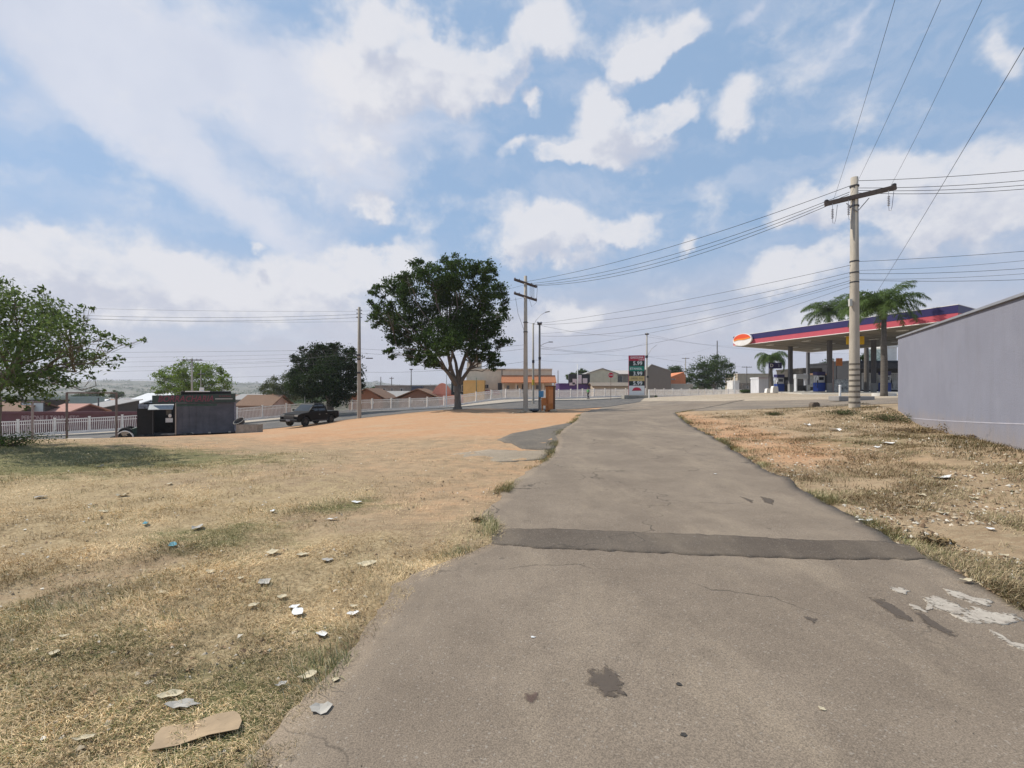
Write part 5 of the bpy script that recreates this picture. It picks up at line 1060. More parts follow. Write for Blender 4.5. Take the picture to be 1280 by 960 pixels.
o = MB().prism([(-.22, 0), (.22, 0), (.2, .18), (.1, .26), (-.12, .25), (-.21, .15)], -.16, .16).build('concrete_stub', pm_('stub_dark', (.13, .10, .075), var=.4, scale=9), None, loc=P3(1018, 25.5), bevel=.03); tagp(o, 'small dark concrete stub at the dirt edge left of the banded pole', 'stub')
o = MB().box((0, 0, .14), (2.2, 1.0, .3)).build('planter_kerb', pm_('kerb_grey', (.3, .28, .26)), None, loc=P3(1064, 30), bevel=.02); tagp(o, 'low grey concrete kerb block behind the banded pole', 'kerb')
for k,(px,Y_,w,lab) in enumerate([(1105,36,1.5,'pale concrete tree kerb round the tall palm trunk'),(1146,37,1.4,'pale concrete kerb block between the palm trunk and the lilac wall')]):
    o = MB().lathe((0, 0, 0), [(w/2, -.1), (w/2, .2), (w/2-.1, .22), (w/2-.12, .1)], 20).build('tree_kerb', pm_('kerb_pale', (.6,.57,.52)), None, loc=P3(px, Y_)); tagp(o, lab, 'kerb')

# ================================================================== WALKING PERSON
def skinbody(name, pts, edges, rad, m, parent, lv=1):
    me = bpy.data.meshes.new(name); me.from_pydata(pts, edges, []); o = bpy.data.objects.new(name, me); COL.objects.link(o); o.parent = parent
    md = o.modifiers.new('s', 'SKIN'); sv = me.skin_vertices[0].data
    for i, r_ in enumerate(rad): sv[i].radius = (r_ if isinstance(r_, tuple) else (r_, r_))
    sv[0].use_root = True; sb = o.modifiers.new('u', 'SUBSURF'); sb.levels = lv; sb.render_levels = lv
    dg = bpy.context.evaluated_depsgraph_get(); m2 = bpy.data.meshes.new_from_object(o.evaluated_get(dg)); o.modifiers.clear(); o.data = m2; m2.name = name; m2.materials.clear(); m2.materials.append(m)
    m2.polygons.foreach_set('use_smooth', [True] * len(m2.polygons)); return o
pr = thing('person', 'person in a green shirt and dark trousers walking by the white fence', 'person', P3(735, 75), R(-60))
pr.location.z += .16
SK = mat('skin', (.22, .12, .08), .6, .08); 
pts = [(0,0,.95),(0,.0,1.15),(0,.01,1.36),(0,.02,1.48),(0,.0,1.53),(0,-.01,1.63),(0,-.02,1.72), (.10,0,.90),(.11,-.14,.50),(.11,-.10,.10),(.11,-.24,.04), (-.10,0,.90),(-.11,.10,.50),(-.11,.32,.14),(-.11,.24,.03), (.19,.01,1.40),(.24,.10,1.14),(.23,.02,.92),(.22,-.03,.82), (-.19,.01,1.40),(-.24,-.06,1.14),(-.22,-.18,.94),(-.21,-.24,.86)]
ed = [(0,1),(1,2),(2,3),(3,4),(4,5),(5,6),(0,7),(7,8),(8,9),(9,10),(0,11),(11,12),(12,13),(13,14),(2,15),(15,16),(16,17),(17,18),(2,19),(19,20),(20,21),(21,22)]
rd = [(.14,.10),(.13,.09),(.15,.09),.055,.06,.095,.07,.085,.06,.042,.035,.085,.06,.042,.035,.05,.04,.032,.035,.05,.04,.032,.035]
skinbody('body', pts, ed, rd, SK, pr, 2)
skinbody('shirt', [(0,0,.93),(0,.0,1.15),(0,.01,1.37),(.20,.01,1.40),(.245,.09,1.18),(-.20,.01,1.40),(-.245,-.05,1.18)], [(0,1),(1,2),(2,3),(3,4),(2,5),(5,6)], [(.165,.125),(.155,.12),(.17,.115),.068,.06,.068,.06], mat('green_shirt', (.10, .36, .12), .8, .1), pr, 2)
skinbody('trousers', [(0,0,.97),(.10,0,.86),(.11,-.14,.50),(.11,-.10,.12),(-.10,0,.86),(-.11,.10,.50),(-.11,.31,.16)], [(0,1),(1,2),(2,3),(0,4),(4,5),(5,6)], [(.155,.12),.10,.075,.06,.10,.075,.06], mat('dark_trousers', (.02, .022, .03), .8, .1), pr, 2)
skinbody('hair', [(0,.01,1.68),(0,.02,1.74)], [(0,1)], [.095,.075], mat('dark_hair', (.015, .012, .01), .7, .1), pr, 2)
for s, y, z in ((1, -.17, .04), (-1, .28, .06)): MB().box((s * .11, y, z), (.1, .28, .09)).build('shoe', DARKM, pr, bevel=.02)
# ================================================================== VEHICLES
PBLK = mat('black_car_paint', (.006, .006, .0065), .5, .2, 2, spec=.12); RUB = mat('tyre_rubber', (.02, .02, .02), .85, .2, 8); CHR = mat('dull_chrome', (.35, .34, .33), .35, .15, 3, metal=.8); RIM = mat('dark_rim', (.08, .08, .085), .4, .2, 3, metal=.7)
LAMP = mat('headlamp_glass', (.45, .43, .38), .15, .1, 4, spec=.6); TGLASS = mat('car_glass', (.02, .024, .028), .08, .1, 2, spec=.7)
def wheel(parent, x, y, r=.38, w=.25, rim=RIM, name='wheel'):
    t = MB().lathe((x, y, r), [(r * .6, -w / 2), (r * .93, -w / 2), (r, -w * .32), (r, w * .32), (r * .93, w / 2), (r * .6, w / 2), (r * .55, 0)], 26, 'Y', closed=True).build(name, RUB, parent, smooth=False)
    q = MB().lathe((x, y, r), [(.04, -w * .42), (r * .3, -w * .4), (r * .58, -w * .3), (r * .6, 0), (r * .58, w * .3), (r * .3, w * .4), (.04, w * .42)], 20, 'Y')
    for k in range(6):
        a = k * math.pi / 3
        for s in (-1, 1): q.box((x + math.cos(a) * r * .34, y + s * w * .40, r + math.sin(a) * r * .34), (r * .46, .03, .07), ry=-a)
    q.build('rim', rim, t); return t
def pickup(x, y, z, rz):
    o = thing('pickup_truck', 'black double cab pickup truck parked on the orange earth', 'pickup truck', (x, y, z), rz); w = .92
    def bodyside(prof, y0, y1, nm, m, taper=0.): return MB().prism(prof, y0, y1, 'XZ').build(nm, m, o, bevel=.03)
    def arch(cx, r, n=9): return [(cx + math.cos(t) * r, .40 + math.sin(t) * r) for t in np.linspace(0, math.pi, n)]
    # front is +X. closed lower body with wheel arches
    prof = [(-2.62, .55), (-2.6, 1.08), (-1.05, 1.10), (-1.05, 1.14), (.95, 1.14), (1.15, 1.13), (2.2, 1.04), (2.5, .95), (2.6, .78), (2.62, .48), (2.35, .36)]
    prof += [(p[0], p[1]) for p in arch(1.62, .50)] + [(1.1, .34), (-1.02, .34)] + [(p[0], p[1]) for p in arch(-1.58, .50)] + [(-2.1, .42)]
    lower = MB().prism(prof, -w, w, 'XZ').build('body', PBLK, o, bevel=.035)
    MB().box((0, 0, .72), (4.9, 1.12, .62)).build('wheel_housing', DARKM, o)
    # cabin, tapered
    def ring(zv, x0, x1, hw): return [(x0, -hw, zv), (x1, -hw, zv), (x1, hw, zv), (x0, hw, zv)]
    A = ring(1.12, -1.1, 1.28, .87); B = ring(1.45, -.98, .82, .80); C = ring(1.72, -.80, .38, .70); D_ = ring(1.78, -.66, .25, .62)
    V = A + B + C + D_; Fc = [(3, 2, 1, 0), (12, 13, 14, 15)]
    for k in range(3):
        for j in range(4): Fc.append((k * 4 + j, k * 4 + (j + 1) % 4, k * 4 + 4 + (j + 1) % 4, k * 4 + 4 + j))
    MB().add(V, Fc).build('cab', PBLK, o, bevel=.02)
    def quad(nm, P, m, push): 
        a, b, c, d = [Vector(p) for p in P]; n = (b - a).cross(d - a).normalized() * push
        return MB().add([a, b, c, d, a + n, b + n, c + n, d + n], [(0,3,2,1),(4,5,6,7),(0,1,5,4),(1,2,6,5),(2,3,7,6),(3,0,4,7)]).build(nm, m, o)
    quad('windscreen', [(1.235, -.78, 1.17), (1.235, .78, 1.17), (.46, .66, 1.68), (.46, -.66, 1.68)], TGLASS, .012)
    quad('rear_window', [(-1.10, .72, 1.2), (-1.10, -.72, 1.2), (-.83, -.62, 1.68), (-.83, .62, 1.68)], TGLASS, .012)
    for s in (-1, 1):
        f = (lambda P: P) if s < 0 else (lambda P: P[::-1])
        quad('side_window', f([(.10, s * .862, 1.18), (.98, s * .862, 1.18), (.40, s * .715, 1.67), (.10, s * .715, 1.67)]), TGLASS, .012)
        quad('side_window', f([(-.85, s * .862, 1.18), (.02, s * .862, 1.18), (.02, s * .715, 1.67), (-.68, s * .715, 1.67)]), TGLASS, .012)
        MB().box((.95, s * 1.02, 1.25), (.12, .22, .16)).build('mirror', PBLK, o, bevel=.03)
        MB().box((2.47, s * .70, .86), (.22, .34, .17)).build('headlight', LAMP, o, bevel=.02)
        MB().box((-2.62, s * .82, .9), (.06, .14, .32)).build('tail_light', mat('tail_red', (.3, .01, .01), .3), o)
        MB().box((.0, s * .935, .9), (.16, .03, .04)).build('door_handle', CHR, o); MB().box((-.9, s * .935, .9), (.16, .03, .04)).build('door_handle', CHR, o)
        MB().box((0, s * .93, .42), (2.0, .12, .07)).build('side_step', DARKM, o)
        for wx in (1.62, -1.58): wheel(o, wx, s * .80)
    q = MB()
    for k in range(4): q.box((2.615, 0, .68 + k * .07), (.05, 1.0, .03))
    q.build('grille', CHR, o); MB().box((2.62, 0, .5), (.16, 1.75, .2)).build('bumper', mat('bumper_plastic', (.03, .03, .032), .6), o, bevel=.04); MB().box((2.71, 0, .52), (.02, .4, .13)).build('number_plate', mat('plate_grey', (.30, .31, .33), .6), o)
    MB().box((-1.85, 0, 1.095), (1.5, 1.66, .03)).build('bed_cover', DARKM, o); MB().tube([(-1.15, -.7, 1.1), (-1.2, -.6, 1.62), (-1.2, .6, 1.62), (-1.15, .7, 1.1)], .035, 8).build('roll_bar', DARKM, o)
    MB().box((2.3, 0, 1.03), (.03, .3, .02)).build('bonnet_badge', CHR, o)
    return o
pxm = xz(388, 39.5); pickup(pxm, 39.6, H(pxm, 39.6) + .02, R(252)).scale = (.93, .93, 1.0)

# ---- tyre repair workshop on an old truck
DG = mat('dark_box_paint', (.115, .117, .138), .75, .25, 1.1, dirt=(.062, .068, .078)); BL = mat('sooty_black', (.014, .014, .014), .8, .4, 3); GRN = mat('dark_green_paint', (.018, .05, .04), .6, .4, 3); TIN = mat('tin_sheet', (.36, .38, .39), .55, .25, 3, streak=(6, 1, 1), metal=.3)
Y = 34; TA = R(30); gx = lambda px: xz(px, Y); gz = lambda py: topz(py, Y)
tx = gx(219); zt = H(gx(226), Y + .5)
t = thing('workshop_truck', 'old black truck turned into a tyre workshop with a boxy grey body', 'truck', (tx, Y, zt), TA)
Z = lambda py: gz(py) - zt
def X_(px): k = (px - CX) / F; return (k * Y - tx) / (math.cos(TA) - k * math.sin(TA))
zL, zR = Z(542), Z(540)
# box body with ribs
bx0, bx1 = X_(219), X_(294.5)
MB().prism([(bx0, Z(542.6)), (bx1, Z(542.6)), (bx1, Z(503.8)), (bx0, Z(503.8))], 0, 2.3).build('box_body', DG, t, bevel=.02)
q = MB()
for k in range(1, 9): xx = bx0 + (bx1 - bx0) * k / 9; q.box((xx, -.012, Z(523)), (.025, .02, Z(505) - Z(542)))
q.box(((bx0 + bx1) / 2, -.018, Z(542.4)), (bx1 - bx0, .03, .07)); q.build('rib', DG, t)
MB().box((bx0 + .03, -.03, Z(523.5)), (.07, .06, Z(504) - Z(543))).build('corner_post', CHR, t); MB().box((bx1 - .03, -.03, Z(522)), (.1, .06, Z(503) - Z(541))).build('corner_post', mat('chipped_paint', (.10, .10, .13), .7, .7, 8, dirt=(.3, .3, .33)), t)
MB().box(((bx0 + X_(272)) / 2, -.014, Z(506.6)), (X_(272) - bx0 - .1, .02, .17)).build('green_strip', mat('green_strip', (.05, .09, .075), .7, .4, 4), t)
# sign fascia
s0, s1 = X_(190.5), X_(294.5)
sg = MB().prism([(s0, Z(503.6)), (s1, Z(503.6)), (s1, Z(492.2)), (s0, Z(494.2))], -.16, -.06).build('sign_board', mat('sign_dark', (.045, .04, .045), .7, .3, 2), t)
lettering('lettering', 'BORRACHARIA', .60, mat('sign_red', (.22, .06, .085), .8, .35, 7), sg, (X_(233), -.168, Z(498.8)), ext=.004, shear=.25, sx=.80)
lettering('lettering', '24 HORAS', .17, mat('sign_pink', (.22, .08, .09), .7), sg, (X_(281), -.168, Z(495.6)), ext=.004); MB().box((X_(280), -.166, Z(499.0)), (1.1, .008, .07)).build('white_stripe', mat('stripe_grey', (.4, .4, .38), .7), sg)
MB().box((X_(258), 1.1, Z(491.6)), (3.1, 2.0, .28)).build('roof_tarp', BL, t, bevel=.05); MB().box((X_(247), .2, Z(489.3)), (1.5, .5, .07)).build('roof_board', WTRIM, t); MB().box((X_(252), .2, Z(486.8)), (.28, .3, .26)).build('roof_box', WTRIM, t, bevel=.03)
# open middle bay
c0, c1 = X_(173), X_(219)
MB().box(((c0 + c1) / 2, 2.2, Z(524)), (c1 - c0, .1, Z(504) - Z(544))).build('back_wall', BL, t); MB().box((c0, 1.15, Z(524)), (.07, 2.1, Z(507) - Z(544))).build('side_wall', BL, t)
MB().box(((c0 + c1) / 2, 1.1, Z(543.5)), (c1 - c0, 2.3, .1)).build('floor', DARKM, t)
q = MB(); q.box((X_(191), 0, Z(524)), (.06, .06, Z(505) - Z(543))).build('door_post', DARKM, t); MB().box((X_(182), .03, Z(526)), (.95, .04, Z(510) - Z(542))).build('side_panel', BL, t)
MB().box(((c0 + X_(190)) / 2, 0, Z(507.5)), (X_(190) - c0, .05, .3)).build('upper_panel', mat('torn_poster', (.22, .26, .32), .8, .8, 6, dirt=(.03, .03, .035)), t)
MB().prism([(-.75, Z(511.5)), (0, Z(505.5)), (0, Z(504.9)), (-.75, Z(510.9))], X_(187), X_(217.5), 'YZ').build('awning', TIN, t)
MB().box((X_(211.5), -.03, Z(525)), (.42, .02, .30)).build('paper_notice', mat('paper_white', (.6, .62, .62), .8, .3, 12), t); MB().lathe((X_(212.5), -.05, Z(519.5)), [(.02, -.12), (.08, -.08), (.1, 0), (.08, .1), (.02, .13)], 10).build('hanging_bag', WTRIM, t)
MB().box((X_(211), -.02, Z(514)), (.3, .1, .5)).build('hanging_coat', mat('coat_grey', (.10, .10, .09), .9, .4, 6), t)
# bonnet, fender, chassis, wheels
MB().prism([(X_(161), Z(540.5)), (X_(163.5), Z(534.5)), (X_(173), Z(532)), (X_(173), Z(543.5)), (X_(163), Z(544))], .15, 1.9).build('bonnet', GRN, t, bevel=.06)
fw = MB(); V = []; n = 14; 
for yy_ in (-.12, .32):
    for r_ in (.50, .44): V += [(X_(156) + math.cos(a) * r_, yy_, Z(545.5) + math.sin(a) * r_ * 1.05) for a in np.linspace(R(10), R(178), n)]
Fc = []
for i in range(n - 1): Fc += [(i, i + 1, n + i + 1, n + i), (2*n + i, 3*n + i, 3*n + i + 1, 2*n + i + 1), (i, 2*n + i, 2*n + i + 1, i + 1), (n + i, n + i + 1, 3*n + i + 1, 3*n + i)]
MB().add(V, Fc).build('mudguard', WTRIM, t, smooth=False)
MB().box(((X_(160) + bx1) / 2, .4, Z(545)), (bx1 - X_(160), .14, .18)).box(((X_(160) + bx1) / 2, 1.7, Z(545)), (bx1 - X_(160), .14, .18)).build('chassis', BL, t)
wheel(t, X_(156), .12, .38, .26, CHR); wheel(t, X_(156), 1.75, .38, .26, CHR); wheel(t, X_(271), .35, .40, .28); wheel(t, X_(271), 1.75, .40, .28)
for px in (240, 262, 287): MB().box((X_(px), -.02, Z(542.3)), (.16, .06, .1)).build('marker_lamp', LAMP, t)
# tyres lying about
tyv = MB().lathe((0, 0, .11), [(.19, -.08), (.30, -.11), (.36, -.08), (.38, 0), (.36, .08), (.30, .11), (.19, .08), (.21, 0)], 26, 'Z', closed=True)
ty0 = tyv.build('worn_tyre', RUB, None); first = True
for px, Y_, dz, lab in [(146,33.4,0,'worn tyre lying flat, leftmost in front of the workshop truck'),(161,33.0,0,'worn tyre lying flat under the white mudguard'),(161,33.0,.22,'worn tyre stacked on another under the white mudguard'),(174,33.2,0,'worn tyre on the ground below the dark green bonnet'),(186,33.3,0,'worn tyre on the ground below the open bay'),(202,33.5,0,'worn tyre lying below the pale tin awning'),(233,33.8,0,'worn tyre under the left end of the grey box')]:
    o = ty0 if first else ty0.copy()
    if not first: COL.objects.link(o)
    first = False; x = xz(px, Y_); o.location = (x, Y_, H(x, Y_) + dz); o.rotation_euler = (R(RS.uniform(-5, 5)), R(RS.uniform(-5, 5)), 0); tagp(o, lab, 'tyre', 'worn tyres around the workshop truck')
# concrete trough and drum beside it
x = xz(312, 34.5); o = thing('concrete_trough', 'square grey concrete trough right of the workshop truck', 'trough', (x, 34.5, H(x, 34.5)), .0)
q = MB(); q.box((0, -.35, .3), (1.5, .09, .66)).box((0, .35, .3), (1.5, .09, .66)).box((-.71, 0, .3), (.09, .61, .66)).box((.71, 0, .3), (.09, .61, .66)); q.build('basin', pm_('trough_concrete', (.30, .275, .235), var=.35, scale=4), o)
MB().box((0, 0, .5), (1.3, .6, .02)).build('water', GLASS, o)
o = MB().lathe((0, 0, 0), [(.02, 0), (.3, .02), (.36, .25), (.40, .26), (.40, .29), (.34, .29), (.28, .05), (.02, .04)], 20).build('wash_basin', mat('old_tin', (.10, .095, .09), .7, .3, 5), None, loc=(xz(301, 34.6), 34.6, H(x, 34.5) + .66)); o.rotation_euler = (R(35), R(-15), 0); tagp(o, 'dark round tin basin leaning between the truck box and the trough', 'basin')

# ---- kiosk cabinet and stool at the corner
x = xz(687.5, 38.2); o = thing('kiosk_cabinet', 'narrow orange timber kiosk with its shaded side coloured brown, standing by the street corner', 'kiosk', (x, 38.2, H(x, 38.2)), .35)
OR_ = mat('orange_timber', (.52, .19, .055), .75, .25, 5, streak=(1, 1, 5)); BR = mat('shade_brown_timber', (.14, .07, .04), .85, .35, 5, streak=(1, 1, 4))  # brown carries the shade of the side turned from the sun
MB().box((-.05, 0, 1.0), (.46, .5, 2.0)).build('cabinet', OR_, o, bevel=.015); MB().box((.26, 0, 1.0), (.14, .54, 1.98)).build('side_panel', BR, o, bevel=.01); MB().box((.02, 0, 2.03), (.66, .66, .07)).build('top', BR, o); MB().box((-.05, -.262, 1.2), (.36, .02, 1.1)).build('door', mat('orange_panel', (.62, .25, .09), .7, .2, 4), o); MB().box((.02, 0, .05), (.7, .68, .14)).build('foot', BR, o)
x = xz(680.5, 37.8); o = thing('wooden_stool', 'orange wooden stool in front of the timber kiosk', 'stool', (x, 37.8, H(x, 37.8)), .2)
MB().box((0, 0, .55), (.42, .38, .1)).build('seat', OR_, o)
for a in (-1, 1):
    for b in (-1, 1): MB().box((a * .17, b * .15, .25), (.06, .06, .5)).build('leg', OR_, o)
MB().box((.0, .17, .85), (.42, .05, .5)).build('backrest', OR_, o)
o = MB().lathe((0, 0, 0), [(.05, 0), (.28, .04), (.34, .15), (.25, .27), (.08, .33), (.03, .36)], 12).build('rubbish_bag', mat('bag_black', (.012, .012, .014), .35, .3, 6, bump=.6, bscale=14), None, loc=P3(668, 37)); o.scale = (1.4, .9, .8); tagp(o, 'black rubbish bag slumped between the big pole and the kiosk', 'rubbish bag')

# ---- goal-like bare frames on the left
RST = mat('rusty_pipe', (.16, .125, .11), .8, .4, 4)
Y = 27; xa, xb = xz(83.5, Y), xz(145.5, Y); o = thing('goal_frame', 'bare rusty pipe frame like a goal standing on the grass at the left', 'goal frame', (xa, Y, 0)); zt_ = topz(490.5, Y)
for x in (xa, xb): MB().tube([(x - xa, 0, H(x, Y) - .2), (x - xa, 0, zt_)], .055, 8).build('post', RST, o)
MB().tube([(0, 0, zt_ - .02), (xb - xa, 0, zt_ - .02)], .045, 8).build('crossbar', RST, o)
Y = 24.5; x = xz(40.5, Y); o = thing('pipe_post', 'single pale pipe post left of the rusty goal frame', 'post', (x, Y, H(x, Y))); MB().tube([(0, 0, -.2), (0, 0, topz(503, Y) - H(x, Y))], .05, 8).lathe((0, 0, topz(503, Y) - H(x, Y)), [(.05, 0), (.07, .02), (.05, .08)], 8).build('shaft', mat('pipe_pale', (.30, .25, .23), .8, .3, 3), o)

# ---- rocks and rubble
def rock(name, label, px, py_Y, s, m, seed, flat=.5, cat='rock', group=None, rz=0.):
    rs = np.random.RandomState(seed); bm = bmesh.new(); bmesh.ops.create_icosphere(bm, subdivisions=2, radius=1)
    off = rs.uniform(-1, 1, 3) * 5
    for v in bm.verts:
        c = v.co; k = 1 + .35 * (fb(np.array([c.x * 1.4 + off[0]]), np.array([c.y * 1.4 + c.z + off[1]]), 3)[0] - .5) * 2; v.co = Vector((c.x * s[0] * k, c.y * s[1] * k, c.z * s[2] * k))
    me = bpy.data.meshes.new(name); bm.to_mesh(me); bm.free(); me.materials.append(m); o = bpy.data.objects.new(name, me); COL.objects.link(o)
    x = xz(px, py_Y); o.location = (x, py_Y, H(x, py_Y) + s[2] * flat * .5); o.rotation_euler = (0, 0, rz or rs.uniform(0, 6)); tagp(o, label, cat, group); return o
SAND = pm_('sand_heap', (.48, .41, .32), var=.2, scale=6); RB = pm_('rubble_stone', (.40, .31, .21), var=.35, scale=6)
rock('sand_heap', 'pale low heap of sand at the grass edge by the goal frame', 100, 25.5, (1.5, .6, .28), SAND, 3, .3, 'sand heap', rz=.1)
for k, (px, Y_, s_, lab) in enumerate([(53,22.5,.2,'pale rubble stone left of the sand heap, nearest the pipe post'),(66,23,.26,'larger pale rubble stone beside the sand heap')]): rock('rubble_stone', lab, px, Y_, (s_ * 1.5, s_ * .8, s_ * .35), SAND, 30 + k)
for k, (px, Y_, s_, lab) in enumerate([(655,36.6,.22,'brown stone at the foot of the double crossarm pole'),(651,36.0,.15,'small stone left of the big pole foot'),(662,36.2,.18,'flat stone right of the big pole foot'),(673,37.0,.2,'brown rubble lump left of the timber kiosk'),(679,36.9,.15,'pale pebble under the orange stool'),(692,37.2,.25,'pale block at the right foot of the timber kiosk'),(647,35.2,.14,'dark stone on the orange earth left of the big pole'),(641,34.6,.1,'small pale stone farthest left of the big pole')]): rock('rubble_stone', lab, px, Y_, (s_ * 1.3, s_, s_ * .7), RB, 40 + k)

# ================================================================== LITTER
LM = {'white': mat('litter_white', (.74, .73, .70), .7, .12, 9), 'cream': mat('litter_cream', (.55, .47, .32), .85, .25, 9), 'grey': mat('litter_grey', (.42, .39, .34), .85, .25, 9), 'blue': mat('litter_blue', (.10, .30, .36), .6, .25, 9), 'brown': mat('litter_brown', (.30, .20, .12), .9, .3, 9), 'card': mat('litter_card', (.40, .29, .18), .95, .3, 5, dirt=(.30, .22, .14)), 'dark': mat('litter_dark', (.05, .045, .04), .8, .3, 9)}
def scrap(name, label, px, py, wpx, hpx, ang, c, seed, z=None, curl=.25, rag=.25, cat=None, leaf=False, dz=.02, onroad=False):
    rs = np.random.RandomState(seed); Y = 10.0
    for _ in range(12):
        zz = H(xz(px, Y), Y); Y = (EYE - zz) * F / (py - HY)
    x = xz(px, Y); k9 = 1 if name == 'cardboard_sheet' else .78; wpx *= k9; hpx *= k9; W_ = wpx * Y / F; D_ = hpx * Y * Y / (F * 1.6) * .95; n = 12
    if leaf: pr_ = [(math.cos(a) * .5, math.sin(a) * .5 * abs(math.sin(a)) ** .25) for a in np.linspace(0, 2 * math.pi, n, endpoint=False)]
    else: pr_ = [(math.cos(a) * .5 * (1 + rag * rs.uniform(-1, 1)) * (1.2 if k % 3 == 0 else .95), math.sin(a) * .5 * (1 + rag * rs.uniform(-1, 1)) * (1.2 if k % 3 == 1 else .95)) for k, a in enumerate(np.linspace(0, 2 * math.pi, n, endpoint=False))]
    if name == 'cardboard_sheet': pr_ = [(-.52,-.42),(-.2,-.47),(.15,-.44),(.5,-.5),(.53,-.15),(.49,.2),(.42,.42),(.2,.47),(-.1,.43),(-.44,.5),(-.5,.2),(-.47,-.1)]
    V = []; Fc = []; th = .0022
    L_ = max(W_, D_)
    for k3, rr in enumerate((0.001, .5, 1.0)):
        for (a, b) in pr_:
            u, v = a * rr * W_, b * rr * D_; zc = curl * L_ * ((a * rr) ** 2 * 1.5 + (b * rr) ** 2 * .8) + (.012 if name == 'cardboard_sheet' else .04) * L_ * math.sin(9 * a * rr + seed) * rr; V.append((u, v, zc))
    m3 = len(V); V += [(a, b, c_ - th) for a, b, c_ in V]
    for side in (0, m3):
        for r_ in range(2):
            for k in range(n):
                f = (side + r_ * n + k, side + (r_ + 1) * n + k, side + (r_ + 1) * n + (k + 1) % n, side + r_ * n + (k + 1) % n); Fc.append(f if side == 0 else f[::-1])
        Fc.append(tuple(side + k for k in range(n)) if side == 0 else tuple(side + k for k in range(n))[::-1])
    for k in range(n): Fc.append((2 * n + k, m3 + 2 * n + k, m3 + 2 * n + (k + 1) % n, 2 * n + (k + 1) % n))
    o = MB().add(V, Fc).build(name, LM[c], None, loc=(x, Y, (H(x, Y) + .026) if onroad else float(Hg(np.array([x]), np.array([Y]))[0]) + .012 + dz * .35), rz=R(ang)); tl_ = 1.5 if name == 'cardboard_sheet' else 8; o.rotation_euler = (R(rs.uniform(-tl_, tl_)), R(rs.uniform(-tl_, tl_)), R(ang)); tagp(o, label, cat or {'paper_scrap': 'litter', 'dry_leaf': 'dry leaf', 'plastic_bag': 'plastic bag', 'cardboard_sheet': 'cardboard', 'wood_chip': 'wood chip'}.get(name, 'litter'))
    return o
